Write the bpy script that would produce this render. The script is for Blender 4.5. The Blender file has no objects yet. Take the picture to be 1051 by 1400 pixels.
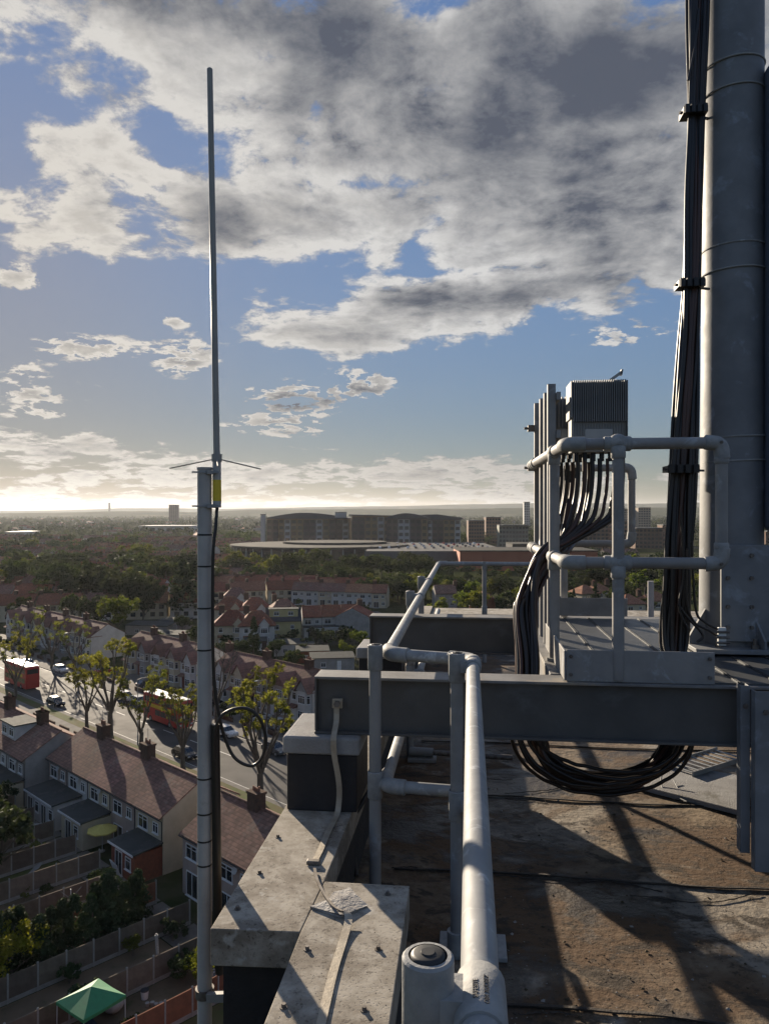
import bpy, bmesh, math, random
import numpy as np
from mathutils import Vector, Matrix
rnd = random.Random(7)
scene = bpy.context.scene
C = scene.collection
PI = math.pi
R = math.radians
YAW = R(6.3)            # the roof's grid is turned this much against the view
EYE = 1.68              # eye height above the roof deck
GZ = -31.3              # street level below the roof deck
SUN_AZ = -R(33.5)       # from +Y towards +X
SUN_EL = R(15.5)

# ------------------------------------------------------------------ camera
cam_d = bpy.data.cameras.new('camera')
cam = bpy.data.objects.new('camera', cam_d)
C.objects.link(cam)
cam.location = (0, 0, EYE)
cam.rotation_euler = (R(90), 0, YAW)
cam_d.sensor_fit = 'VERTICAL'
cam_d.sensor_height = 34.6
cam_d.sensor_width = 26.0
cam_d.lens = 34.6 * 1050 / 1400
cam_d.clip_start = 0.05
cam_d.clip_end = 60000
scene.camera = cam

# ------------------------------------------------------------------ render settings
scene.render.engine = 'CYCLES'
scene.cycles.use_denoising = True
scene.cycles.max_bounces = 6
scene.cycles.diffuse_bounces = 3
scene.cycles.glossy_bounces = 3
scene.cycles.transmission_bounces = 3
scene.cycles.transparent_max_bounces = 6
scene.cycles.volume_bounces = 1
scene.cycles.caustics_reflective = False
scene.cycles.caustics_refractive = False
vs = scene.view_settings
vs.view_transform = 'Standard'
vs.look = 'None'
vs.gamma = 1.0
vs.use_curve_mapping = False
vs.exposure = EXPOSURE = 1.0

# ------------------------------------------------------------------ world: daylight sky with broken cloud
world = bpy.data.worlds.new('World')
scene.world = world
world.use_nodes = True
world.cycles.sampling_method = 'MANUAL'
world.cycles.sample_map_resolution = 512


class NT:
    """tiny wrapper to write node maths as calls"""
    def __init__(self, tree):
        self.t = tree

    def node(self, kind, **kw):
        n = self.t.nodes.new(kind)
        for k, v in kw.items():
            setattr(n, k, v)
        return n

    def put(self, sock, val):
        if hasattr(val, 'is_output') or isinstance(val, bpy.types.NodeSocket):
            self.t.links.new(val, sock)
        else:
            sock.default_value = val

    def m(self, op, a, b=None, c=None, clamp=False):
        n = self.node('ShaderNodeMath', operation=op)
        n.use_clamp = clamp
        self.put(n.inputs[0], a)
        if b is not None:
            self.put(n.inputs[1], b)
        if c is not None:
            self.put(n.inputs[2], c)
        return n.outputs[0]

    def smooth(self, x, lo, hi, to0=0.0, to1=1.0):
        n = self.node('ShaderNodeMapRange', interpolation_type='SMOOTHSTEP')
        self.put(n.inputs[0], x)
        for i, v in ((1, lo), (2, hi), (3, to0), (4, to1)):
            self.put(n.inputs[i], v)
        return n.outputs[0]

    def vec(self, x, y, z):
        n = self.node('ShaderNodeCombineXYZ')
        for i, v in enumerate((x, y, z)):
            self.put(n.inputs[i], v)
        return n.outputs[0]

    def noise(self, vec, scale, detail=4, rough=0.55, dist=0.0, col=False):
        n = self.node('ShaderNodeTexNoise')
        if vec is not None:
            self.put(n.inputs['Vector'], vec)
        n.inputs['Scale'].default_value = scale
        n.inputs['Detail'].default_value = detail
        n.inputs['Roughness'].default_value = rough
        n.inputs['Distortion'].default_value = dist
        return n.outputs['Color' if col else 'Fac']

    def mix(self, fac, a, b, blend='MIX'):
        n = self.node('ShaderNodeMix', data_type='RGBA', blend_type=blend)
        self.put(n.inputs[0], fac)
        self.put(n.inputs[6], a if not isinstance(a, tuple) else (*a[:3], 1))
        self.put(n.inputs[7], b if not isinstance(b, tuple) else (*b[:3], 1))
        return n.outputs[2]

    def vm(self, op, a, b=None, scale=None):
        n = self.node('ShaderNodeVectorMath', operation=op)
        self.put(n.inputs[0], a)
        if b is not None:
            self.put(n.inputs[1], b)
        if scale is not None:
            self.put(n.inputs['Scale'], scale)
        return n.outputs[0]


def build_sky():
    t = world.node_tree
    t.nodes.clear()
    N = NT(t)
    out = N.node('ShaderNodeOutputWorld')
    bg = N.node('ShaderNodeBackground')
    sky = N.node('ShaderNodeTexSky', sky_type='NISHITA')
    sky.sun_disc = False
    sky.sun_elevation = SUN_EL
    sky.sun_rotation = SUN_AZ
    sky.altitude = 50
    sky.air_density = 1.0
    sky.dust_density = 0.15
    sky.ozone_density = 4.0
    tc = N.node('ShaderNodeTexCoord')
    d = tc.outputs['Generated']
    sx = N.node('ShaderNodeSeparateXYZ')
    t.links.new(d, sx.inputs[0])
    x, y, z = sx.outputs
    az = N.m('ADD', N.m('ARCTAN2', x, y), YAW)
    zc = N.m('MAXIMUM', z, 0.0)
    el = N.m('ARCSINE', N.m('MINIMUM', zc, 1.0))
    # cloud layer seen in perspective: direction projected on a flat ceiling
    inv = N.m('DIVIDE', 1.0, N.m('ADD', zc, 0.20))
    p = N.vec(N.m('MULTIPLY', x, inv), N.m('MULTIPLY', y, inv), 0.0)
    warp = N.noise(p, 1.3, 4, 0.55, col=True)
    pw = N.vm('ADD', p, N.vm('SCALE', N.vm('SUBTRACT', warp, (0.5, 0.5, 0.5)), scale=0.22))
    def field(v, det):
        return N.m('ADD', N.m('MULTIPLY', N.noise(v, 1.7, det, 0.62), 0.80), N.m('ADD', N.m('MULTIPLY', N.noise(v, 6.5, det, 0.62), 0.72), -0.26))
    n1 = field(pw, 9)
    # the same field a step towards the sun: lit and shaded sides of the billows
    sd = (math.sin(SUN_AZ) * 0.05, math.cos(SUN_AZ) * 0.05, 0.0)
    n2 = field(N.vm('ADD', pw, sd), 7)

    def ang(px, py):
        u = (px - 525.5) / 1050
        v = (700 - py) / 1050
        a_ = math.atan(u)
        return a_, math.atan(v * math.cos(a_))

    def blobs(lst):
        tot = None
        for px, py, rx, ry, amp in lst:
            a0, e0 = ang(px, py)
            k = math.cos(a0) ** 2
            du = N.m('MULTIPLY', N.m('SUBTRACT', az, a0), 1050 / rx / max(k, .75))
            dv = N.m('MULTIPLY', N.m('SUBTRACT', el, e0), 1050 / ry * 1.1)
            q = N.m('ADD', N.m('MULTIPLY', du, du), N.m('MULTIPLY', dv, dv))
            g = N.m('MULTIPLY', N.m('EXPONENT', N.m('MULTIPLY', q, -1.0)), amp)
            tot = g if tot is None else N.m('ADD', tot, g)
        return tot

    cover = blobs([
        (180, 40, 380, 80, .15), (110, 205, 140, 50, .14), (390, 110, 120, 90, .14), (470, 300, 120, 50, .12), (760, 90, 320, 150, .33), (500, 190, 170, 110, .06),
        (620, 345, 270, 60, .12), (440, 455, 160, 42, .34), (880, 320, 190, 110, .26), (100, 325, 120, 36, .15), (620, 420, 130, 34, .22),
        (310, 300, 90, 50, .17),
        
        (100, 608, 110, 20, .22), (640, 640, 190, 22, .10), (360, 645, 130, 18, .10),
        (200, 430, 180, 60, -.18), (640, 555, 420, 56, -.26), (740, 480, 80, 26, -.16), (495, 250, 70, 18, -.18),
        (90, 145, 130, 18, -.18), (200, 195, 70, 24, -.12), (365, 75, 40, 16, -.14), (590, 5, 60, 22, -.22), (432, 150, 14, 22, -.12),
        (590, 372, 80, 8, -.14), (400, 330, 60, 14, -.10), (560, 350, 30, 20, -.08), (850, 560, 120, 60, -.2), (20, 240, 60, 26, -.12), (240, 395, 110, 30, -.16), (240, 20, 40, 20, -.05)])
    rag = N.noise(N.vm('ADD', pw, (7.7, 2.1, 0.0)), 11.0, 6, 0.62)
    cover = N.m('ADD', cover, N.m('MULTIPLY', blobs([
        (395, 546, 80.64, 29.9, 0.62), (497, 526, 51.52, 21.85, 0.58), (258, 494, 44.8, 29.9, 0.46), (235, 440, 20.16, 9.2, 0.32), (365, 583, 89.6, 13.8, 0.46), (115, 478, 80.64, 19.55, 0.44), (40, 537, 67.2, 17.25, 0.38), (30, 508, 33.6, 10.35, 0.32), (30, 565, 67.2, 10.35, 0.30), (870, 455, 67.2, 25.3, 0.27), (785, 466, 50.4, 10.35, 0.28), (900, 565, 29.12, 10.35, 0.34), (15, 380, 56, 18.4, 0.34)]), N.smooth(rag, 0.36, 0.60, 0.15, 1.12)))
    # low banks towards the horizon, open sky above them
    low = N.smooth(el, R(2.2), R(6.2), 0.085, -0.07)
    high = N.smooth(el, R(9), R(22), 0.0, 0.075)
    dens = N.m('ADD', N.m('ADD', n1, cover), N.m('ADD', low, high))
    mask = N.m('MULTIPLY', N.smooth(dens, 0.535, 0.64), N.smooth(z, 0.0, 0.012))
    thick = blobs([
        (740, 110, 260, 150, .85), (300, 305, 80, 36, .85), (640, 408, 130, 20, .8), (400, 550, 52, 11, .95), (500, 537, 32, 7, .6),
        (425, 60, 75, 110, .6), (220, -5, 330, 40, .9), (860, 375, 130, 50, .5), (600, 285, 200, 40, .4),
        (110, 620, 80, 18, .4), (480, 480, 110, 12, .3), (1000, 60, 200, 200, .3)])
    nb = N.noise(N.vm('ADD', pw, (3.1, 1.7, 0.0)), 2.6, 7, 0.6)
    thick = N.m('MULTIPLY', thick, N.smooth(nb, 0.30, 0.66, 0.45, 1.08))
    rel = N.m('MULTIPLY', N.m('SUBTRACT', n1, n2), 3.2)
    sh = N.m('ADD', N.smooth(dens, 0.64, 1.05, 0.0, 0.6), thick)
    sh = N.m('ADD', sh, N.m('MULTIPLY', rel, N.smooth(thick, 0.3, 0.9, -1.0, -0.45)))
    sh = N.m('MINIMUM', N.m('MAXIMUM', sh, 0.0), 1.0)
    # brighter and warmer towards the sun
    sunv = (math.sin(SUN_AZ) * math.cos(SUN_EL), math.cos(SUN_AZ) * math.cos(SUN_EL), math.sin(SUN_EL))
    dp = N.node('ShaderNodeVectorMath', operation='DOT_PRODUCT')
    t.links.new(d, dp.inputs[0])
    dp.inputs[1].default_value = sunv
    gl = N.m('POWER', N.m('MAXIMUM', dp.outputs['Value'], 0.0), 14.0)
    lit = N.mix(N.smooth(el, R(1), R(16)), (CL_LOW[0], CL_LOW[1], CL_LOW[2]), (CL_LIT[0], CL_LIT[1], CL_LIT[2]))
    lit = N.mix(gl, lit, (CL_SUN[0], CL_SUN[1], CL_SUN[2]))
    rim = N.m('MULTIPLY', N.m('MULTIPLY', N.smooth(dens, 0.57, 0.64), N.smooth(dens, 0.66, 0.80, 1.0, 0.0)), N.smooth(thick, 0.1, 0.6, 0.30, 0.06))
    lit = N.vm('SCALE', lit, scale=N.m('ADD', 0.94, rim))
    col = N.mix(sh, lit, (CL_DRK[0], CL_DRK[1], CL_DRK[2]))
    # the glare round the sun is rolled off, as the camera did
    bw = N.node('ShaderNodeRGBToBW')
    t.links.new(sky.outputs[0], bw.inputs[0])
    b7 = N.m('DIVIDE', bw.outputs[0], 6.0)
    roll = N.m('DIVIDE', SKY_GAIN, N.m('ADD', N.m('ADD', 1.0, N.m('MULTIPLY', bw.outputs[0], SKY_ROLL)), N.m('MULTIPLY', b7, b7)))
    skyc = N.vm('SCALE', N.vm('MULTIPLY', sky.outputs[0], SKY_TINT), scale=roll)
    fin = N.mix(N.m('MULTIPLY', mask, 0.96), skyc, col)
    t.links.new(fin, bg.inputs[0])
    bg.inputs[1].default_value = 0.058
    t.links.new(bg.outputs[0], out.inputs[0])


# radiances of the cloud in the same units as the sky texture
CL_LIT = (4.75, 4.72, 4.65)
CL_LOW = (3.3, 3.15, 2.95)
CL_SUN = (4.9, 4.6, 4.15)
CL_DRK = (0.72, 0.82, 1.08)
SKY_TINT = (1.04, 0.93, 0.93)
SKY_GAIN = 2.3
SKY_ROLL = 0.62
build_sky()

sun_d = bpy.data.lights.new('sun', 'SUN')
sun_d.energy = 4.7
sun_d.angle = R(0.5)
sun_d.color = (1.0, 0.85, 0.66)
sun = bpy.data.objects.new('sun', sun_d)
C.objects.link(sun)
sv = Vector((math.sin(SUN_AZ) * math.cos(SUN_EL), math.cos(SUN_AZ) * math.cos(SUN_EL), math.sin(SUN_EL)))
sun.rotation_euler = (-sv).to_track_quat('-Z', 'Y').to_euler()
sun.location = sv * 50


# ------------------------------------------------------------------ placing helpers
def c2w(x, d, z=0.0):
    """right / forward distances from the eye -> world, z above the deck"""
    return Vector((x * math.cos(YAW) - d * math.sin(YAW), x * math.sin(YAW) + d * math.cos(YAW), z))


def gp(px, d, h=0.0):
    """street-level point seen at column px of the photograph at forward distance d"""
    return c2w((px - 525.5) / 1050 * d, d, GZ + h)


TX, TD = 0.717, -0.697            # the street's direction (right / forward)
def tw(s, n, h=0.0):
    return c2w(TX * s - TD * n, TD * s + TX * n, GZ + h)


TROT = math.atan2(TD, TX) + YAW


# ------------------------------------------------------------------ mesh helpers
ORG = {}


class MB:
    def __init__(self):
        self.v, self.f, self.mi, self.cm = [], [], [], 0

    def add(self, vs_, fs):
        b = len(self.v)
        self.v += [tuple(q) for q in vs_]
        for f in fs:
            self.f.append(tuple(b + i for i in f))
            self.mi.append(self.cm)
        return self

    def mat(self, i):
        self.cm = i
        return self

    def box(self, x0, x1, y0, y1, z0, z1):
        return self.add([(x0, y0, z0), (x1, y0, z0), (x1, y1, z0), (x0, y1, z0), (x0, y0, z1), (x1, y0, z1), (x1, y1, z1), (x0, y1, z1)],
                        [(3, 2, 1, 0), (4, 5, 6, 7), (0, 1, 5, 4), (1, 2, 6, 5), (2, 3, 7, 6), (3, 0, 4, 7)])

    def obox(self, c, ax, ay, az, sx, sy, sz):
        c, ax, ay, az = Vector(c), Vector(ax), Vector(ay), Vector(az)
        P = [c + ax * (sx / 2 * i) + ay * (sy / 2 * j) + az * (sz / 2 * k) for k in (-1, 1) for i, j in ((-1, -1), (1, -1), (1, 1), (-1, 1))]
        return self.add(P, [(3, 2, 1, 0), (4, 5, 6, 7), (0, 1, 5, 4), (1, 2, 6, 5), (2, 3, 7, 6), (3, 0, 4, 7)])

    def bar(self, p0, p1, w, h, up=(0, 0, 1)):
        p0, p1 = Vector(p0), Vector(p1)
        d = p1 - p0
        L = d.length
        d.normalize()
        u = Vector(up)
        if abs(d.dot(u)) > 0.99:
            u = Vector((0, 1, 0))
        s = d.cross(u).normalized()
        u = s.cross(d)
        return self.obox((p0 + p1) / 2, s, d, u, w, L, h)

    def quad(self, a, b, c, d):
        return self.add([a, b, c, d], [(0, 1, 2, 3)])

    def prism(self, poly, axis, t0, t1):
        """poly: 2-D points; axis 'x','y','z' = direction of extrusion"""
        def mk(p, t):
            return {'x': (t, p[0], p[1]), 'y': (p[0], t, p[1]), 'z': (p[0], p[1], t)}[axis]
        n = len(poly)
        vs_ = [mk(p, t0) for p in poly] + [mk(p, t1) for p in poly]
        fs = [tuple(range(n - 1, -1, -1)), tuple(range(n, 2 * n))]
        fs += [(i, (i + 1) % n, n + (i + 1) % n, n + i) for i in range(n)]
        return self.add(vs_, fs)

    def tube(self, pts, r, n=10, cap=True):
        pts = [Vector(p) for p in pts]
        m = len(pts)
        rs = r if isinstance(r, (list, tuple)) else [r] * m
        T = []
        for i in range(m):
            d = pts[min(i + 1, m - 1)] - pts[max(i - 1, 0)]
            T.append(d.normalized() if d.length > 1e-9 else Vector((0, 0, 1)))
        ref = Vector((0, 0, 1)) if abs(T[0].z) < 0.9 else Vector((1, 0, 0))
        u = T[0].cross(ref).normalized()
        vs_ = []
        for i in range(m):
            u = (u - T[i] * u.dot(T[i])).normalized()
            w = T[i].cross(u)
            for k in range(n):
                a_ = 2 * PI * k / n
                vs_.append(pts[i] + (u * math.cos(a_) + w * math.sin(a_)) * rs[i])
        fs = []
        for i in range(m - 1):
            for k in range(n):
                k2 = (k + 1) % n
                fs.append((i * n + k, i * n + k2, (i + 1) * n + k2, (i + 1) * n + k))
        if cap:
            fs.append(tuple(range(n - 1, -1, -1)))
            fs.append(tuple((m - 1) * n + k for k in range(n)))
        return self.add(vs_, fs)

    def cyl(self, p0, p1, r, n=14, r1=None):
        return self.tube([p0, p1], [r, r if r1 is None else r1], n)

    def ball(self, c, r, n=12, m=8, sz=1.0):
        c = Vector(c)
        vs_, fs = [c + Vector((0, 0, -r * sz))], []
        for j in range(1, m):
            t_ = -PI / 2 + PI * j / m
            for k in range(n):
                a_ = 2 * PI * k / n
                vs_.append(c + Vector((math.cos(a_) * math.cos(t_) * r, math.sin(a_) * math.cos(t_) * r, math.sin(t_) * r * sz)))
        vs_.append(c + Vector((0, 0, r * sz)))
        for k in range(n):
            fs.append((0, 1 + (k + 1) % n, 1 + k))
            fs.append((len(vs_) - 1, 1 + (m - 2) * n + k, 1 + (m - 2) * n + (k + 1) % n))
        for j in range(m - 2):
            for k in range(n):
                k2 = (k + 1) % n
                fs.append((1 + j * n + k, 1 + j * n + k2, 1 + (j + 1) * n + k2, 1 + (j + 1) * n + k))
        return self.add(vs_, fs)

    def build(self, name, mats, parent=None, smooth=None, bevel=0.0):
        org = ORG.get(parent.name, None) if parent is not None else None
        vv = self.v if org is None else [(q[0] - org[0], q[1] - org[1], q[2] - org[2]) for q in self.v]
        me = bpy.data.meshes.new(name)
        me.from_pydata(vv, [], self.f)
        mats = mats if isinstance(mats, (list, tuple)) else [mats]
        for q in mats:
            me.materials.append(q)
        if len(mats) > 1:
            me.polygons.foreach_set('material_index', self.mi)
        if smooth is not None:
            me.polygons.foreach_set('use_smooth', [True] * len(me.polygons))
            me.set_sharp_from_angle(angle=R(smooth))
        me.update()
        o = bpy.data.objects.new(name, me)
        C.objects.link(o)
        if parent is not None:
            o.parent = parent
            if org is not None:
                ORG[o.name] = org
        if bevel:
            b = o.modifiers.new('edge', 'BEVEL')
            b.width = bevel
            b.segments = 2
            b.limit_method = 'ANGLE'
            b.angle_limit = R(40)
        return o


def tag(o, label=None, cat=None, group=None, kind=None):
    if label:
        o['label'] = label
    if cat:
        o['category'] = cat
    if group:
        o['group'] = group
    if kind:
        o['kind'] = kind
    return o


def thing(name, label, cat, loc=(0, 0, 0), rz=0.0, group=None, world=False):
    """Empty at the base of a thing; world=True: its parts are given in world coordinates"""
    o = bpy.data.objects.new(name, None)
    C.objects.link(o)
    o.empty_display_size = 0.2
    o.location = loc
    o.rotation_euler = (0, 0, rz)
    if world:
        ORG[o.name] = tuple(loc)
    return tag(o, label, cat, group)


def dup(root, loc, rz, label=None, group=None, sc=None):
    def cp(o, par):
        c = o.copy()
        C.objects.link(c)
        c.parent = par
        for ch in KIDS(o):
            cp(ch, c)
        return c
    r = cp(root, None)
    r.location = loc
    r.rotation_euler = (0, 0, rz)
    if sc is not None:
        r.scale = sc if isinstance(sc, tuple) else (sc, sc, sc)
    return tag(r, label, None, group)


KIDMAP = {}
def KIDS(o):
    if o.name not in KIDMAP:
        KIDMAP[o.name] = list(o.children)
    return KIDMAP[o.name]


# ------------------------------------------------------------------ materials
def mat(name, c1, c2=None, rough=0.7, metal=0.0, scale=4.0, bump=0.0, bscale=60.0, tint=0.0, spec=0.5, c3=None, s3=1.0, t3=(0.55, 0.7), coord='Object', detail=5, courses=0):
    m_ = bpy.data.materials.new(name)
    m_.use_nodes = True
    N = NT(m_.node_tree)
    b = m_.node_tree.nodes['Principled BSDF']
    b.inputs['Roughness'].default_value = rough
    b.inputs['Metallic'].default_value = metal
    b.inputs['Specular IOR Level'].default_value = spec
    tc = N.node('ShaderNodeTexCoord').outputs[coord]
    if c2 is None:
        c2 = tuple(q * 0.8 for q in c1)
    f = N.smooth(N.noise(tc, scale, detail, 0.6), 0.32, 0.68)
    col = N.mix(f, c1, c2)
    if courses:
        sp = N.node('ShaderNodeSeparateXYZ')
        m_.node_tree.links.new(tc, sp.inputs[0])
        row = N.m('DIVIDE', sp.outputs[2], courses)
        edge = N.smooth(N.m('FRACT', row), 0.0, 0.35, 0.62, 1.0)
        lane = N.m('ADD', N.m('DIVIDE', sp.outputs[0], courses * 1.7), N.m('MULTIPLY', N.m('FLOOR', row), 0.5))
        one = N.node('ShaderNodeTexWhiteNoise', noise_dimensions='2D')
        m_.node_tree.links.new(N.vec(N.m('FLOOR', lane), N.m('FLOOR', row), 0.0), one.inputs['Vector'])
        k_ = N.m('MULTIPLY', edge, N.m('ADD', N.m('MULTIPLY', one.outputs['Value'], 0.5), 0.75))
        col = N.vm('SCALE', col, scale=k_)
    if c3 is not None:
        f3 = N.smooth(N.noise(tc, s3, 7, 0.65, 0.4), t3[0], t3[1])
        col = N.mix(f3, col, c3)
    if tint:
        oi = N.node('ShaderNodeObjectInfo').outputs['Random']
        hv = N.node('ShaderNodeHueSaturation')
        N.put(hv.inputs['Value'], N.m('ADD', N.m('MULTIPLY', oi, tint * 2), 1 - tint))
        N.put(hv.inputs['Hue'], N.m('ADD', N.m('MULTIPLY', N.m('FRACT', N.m('MULTIPLY', oi, 7.3)), tint * 0.08), 0.5 - tint * 0.04))
        N.put(hv.inputs['Color'], col)
        col = hv.outputs[0]
    N.put(b.inputs['Base Color'], col)
    if bump:
        bn = N.node('ShaderNodeBump')
        bn.inputs['Strength'].default_value = bump
        bn.inputs['Distance'].default_value = 0.02
        N.put(bn.inputs['Height'], N.noise(tc, bscale, 4, 0.6))
        N.put(b.inputs['Normal'], bn.outputs[0])
    rr = N.m('ADD', N.m('MULTIPLY', N.noise(tc, scale * 3, 3), 0.2), rough - 0.1)
    N.put(b.inputs['Roughness'], rr)
    return m_


M_galv = mat('galvanised_tube', (.315, .318, .31), (.235, .24, .238), .68, .05, 9, .03, 90, c3=(.46, .47, .47), s3=22)
M_galvd = mat('galvanised_dull', (.295, .285, .27), (.22, .214, .206), .6, .12, 5, .05, 60, c3=(.36, .37, .38), s3=9)
M_mast = mat('mast_zinc', (.215, .222, .228), (.155, .162, .17), .62, .08, 4, .03, 50, c3=(.28, .31, .34), s3=7)
M_fit = mat('cast_fitting', (.32, .32, .31), (.235, .24, .235), .72, .05, 25, .12, 120)
M_beam = mat('beam_steel', (.112, .106, .098), (.080, .077, .072), .6, .1, 3, .05, 50, c3=(.13, .13, .13), s3=2.2)
M_flange = mat('flange_steel', (.24, .235, .225), (.16, .155, .15), .65, .2, 7, .1, 80, c3=(.30, .25, .19), s3=5)  # paler than the beam: light on its top and rust, both painted in
M_conc = mat('coping_concrete', (.40, .355, .295), (.27, .235, .19), .92, 0, 5, .22, 170, c3=(.135, .11, .082), s3=4.2, t3=(.50, .68), detail=8)
M_concs = mat('padstone_concrete', (.34, .335, .325), (.26, .25, .24), .9, 0, 7, .4, 110, c3=(.17, .16, .14), s3=4)
M_blackwall = mat('bitumen_black', (.022, .021, .022), (.035, .03, .028), .8, 0, 5, .3, 40)
M_wall = mat('tower_wall', (.05, .055, .065), (.035, .04, .048), .8, 0, 3, .1, 40)
M_cable = mat('cable_sheath', (.015, .014, .014), (.034, .025, .02), .40, 0, 3, .02, 90)
M_cable_sheen = mat('cable_sun_sheen', (.075, .034, .022), (.045, .024, .018), .42, 0, 3)  # brown sun sheen on black sheathing, painted into the colour
M_blackpl = mat('black_plastic', (.012, .012, .013), (.02, .02, .02), .5)
M_tape = mat('earth_tape', (.42, .37, .29), (.34, .29, .22), .55, .35, 20, .1, 80)
M_rru = mat('radio_casing', (.42, .42, .40), (.36, .36, .345), .6, 0, 8, .03, 80)
M_rrud = mat('radio_fins', (.24, .24, .235), (.19, .19, .185), .6, .05, 8, .03, 80)
M_panel = mat('antenna_radome', (.17, .20, .26), (.14, .165, .215), .55, 0, 3)
M_plate = mat('deck_steel', (.10, .105, .108), (.07, .074, .078), .5, .4, 6, .08, 70)
M_bolt = mat('bolt_steel', (.20, .18, .16), (.10, .08, .065), .6, .4, 40)
M_fibre = mat('antenna_fibreglass', (.33, .32, .29), (.27, .26, .235), .4, 0, 6)
M_yel = mat('yellow_label', (.75, .55, .04), (.65, .47, .03), .5)
M_white = mat('white_paint', (.72, .72, .70), (.62, .62, .60), .5)
M_felt = mat('mastic_felt', (.35, .34, .32), (.24, .22, .20), .85, 0, 14, .5, 60)
M_pole = mat('scaffold_pole', (.45, .43, .40), (.38, .36, .335), .65, .05, 8, .05, 80, c3=(.25, .23, .2), s3=5)
M_ink = mat('lettering_ink', (.10, .095, .09), (.07, .066, .06), .7)  # dark ink colour of the clamp lettering


def coping_material():
    m_ = bpy.data.materials.new('coping_concrete')
    m_.use_nodes = True
    N = NT(m_.node_tree)
    b = m_.node_tree.nodes['Principled BSDF']
    tc = N.node('ShaderNodeTexCoord').outputs['Object']
    big = N.noise(tc, 3.2, 7, .65, .6)
    mid = N.noise(tc, 16, 7, .68, .3)
    pit = N.noise(tc, 120, 3, .6)
    pit2 = N.noise(tc, 55, 5, .7)
    col = N.mix(N.smooth(mid, .36, .64), (.27, .235, .185), (.40, .36, .295))
    col = N.mix(N.m('MULTIPLY', N.smooth(big, .46, .60), .75), col, (.155, .125, .092))
    col = N.mix(N.m('MULTIPLY', N.m('MULTIPLY', N.smooth(pit2, .54, .64), N.smooth(big, .40, .56)), .8), col, (.07, .055, .04))
    col = N.mix(N.m('MULTIPLY', N.smooth(pit, .62, .70), .5), col, (.09, .072, .055))
    li = N.noise(N.vm('ADD', tc, (4.0, 2.0, 1.0)), 9, 6, .6)
    col = N.mix(N.m('MULTIPLY', N.smooth(li, .60, .68), .6), col, (.50, .475, .42))
    N.put(b.inputs['Base Color'], col)
    b.inputs['Roughness'].default_value = .93
    bn = N.node('ShaderNodeBump')
    bn.inputs['Strength'].default_value = .35
    bn.inputs['Distance'].default_value = .004
    N.put(bn.inputs['Height'], N.m('SUBTRACT', N.m('MULTIPLY', pit2, .6), N.m('MULTIPLY', N.smooth(pit, .55, .7), .6)))
    N.put(b.inputs['Normal'], bn.outputs[0])
    return m_


M_conc = coping_material()


def floor_material():
    m_ = bpy.data.materials.new('roof_asphalt')
    m_.use_nodes = True
    N = NT(m_.node_tree)
    b = m_.node_tree.nodes['Principled BSDF']
    tc = N.node('ShaderNodeTexCoord').outputs['Object']
    big = N.noise(tc, .85, 7, 0.62, 0.8)
    mid = N.noise(tc, 3.6, 8, 0.66, 0.4)
    fine = N.noise(tc, 30, 6, 0.65)
    col = N.mix(N.smooth(mid, .36, .64), (.125, .083, .048), (.25, .19, .125))
    col = N.mix(N.m('MULTIPLY', N.smooth(big, .38, .54), .92), col, (.098, .052, .021))
    gr = N.noise(N.vm('ADD', tc, (5.3, 1.1, 0)), 1.25, 7, .62, .9)
    col = N.mix(N.m('MULTIPLY', N.smooth(gr, .54, .64), .85), col, (.31, .27, .215))
    st = N.noise(N.vm('MULTIPLY', tc, (1.0, 1.3, 1.0)), 1.3, 8, .66, .5)
    col = N.mix(N.m('MULTIPLY', N.smooth(st, .50, .58), .9), col, (.040, .033, .027))
    st2 = N.noise(N.vm('MULTIPLY', N.vm('ADD', tc, (2.2, 7.7, 0)), (1.0, 1.5, 1.0)), 5.0, 7, .66, .4)
    col = N.mix(N.m('MULTIPLY', N.smooth(st2, .53, .61), .9), col, (.040, .028, .017))
    st3 = N.noise(N.vm('ADD', tc, (1.2, 3.3, 0)), 17, 7, .68, .15)
    col = N.mix(N.m('MULTIPLY', N.m('MULTIPLY', N.smooth(st3, .52, .60), N.smooth(big, .36, .5)), .6), col, (.042, .029, .017))
    col = N.mix(N.m('MULTIPLY', N.smooth(fine, .52, .70), .28), col, (.05, .036, .022))
    speck = N.noise(tc, 80, 3, .6)
    col = N.mix(N.m('MULTIPLY', N.smooth(speck, .66, .74), .4), col, (.36, .33, .28))
    N.put(b.inputs['Base Color'], col)
    N.put(b.inputs['Roughness'], N.smooth(st, .50, .60, .92, .42))
    bn = N.node('ShaderNodeBump')
    bn.inputs['Strength'].default_value = .6
    bn.inputs['Distance'].default_value = .035
    N.put(bn.inputs['Height'], N.m('ADD', N.m('MULTIPLY', mid, .6), N.m('ADD', N.m('MULTIPLY', fine, .35), N.m('MULTIPLY', st3, .2))))
    N.put(b.inputs['Normal'], bn.outputs[0])
    return m_


M_floor = floor_material()
# ================================================================== THE ROOF
def P(px, py, d):
    u, v = (px - 525.5) / 1050 * d, (700 - py) / 1050 * d
    q = c2w(u, d)
    return Vector((q.x, q.y, EYE + v))


def PZ(px, py, z):
    return P(px, py, (EYE - z) * 1050 / (py - 700))


def spline(pts, n=8):
    """Catmull-Rom through the points"""
    pts = [Vector(p) for p in pts]
    out = []
    for i in range(len(pts) - 1):
        p0, p1, p2, p3 = pts[max(i - 1, 0)], pts[i], pts[i + 1], pts[min(i + 2, len(pts) - 1)]
        for k in range(n):
            t = k / n
            out.append(0.5 * ((2 * p1) + (p2 - p0) * t + (2 * p0 - 5 * p1 + 4 * p2 - p3) * t * t + (3 * p1 - p0 - 3 * p2 + p3) * t ** 3))
    out.append(pts[-1])
    return out


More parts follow.
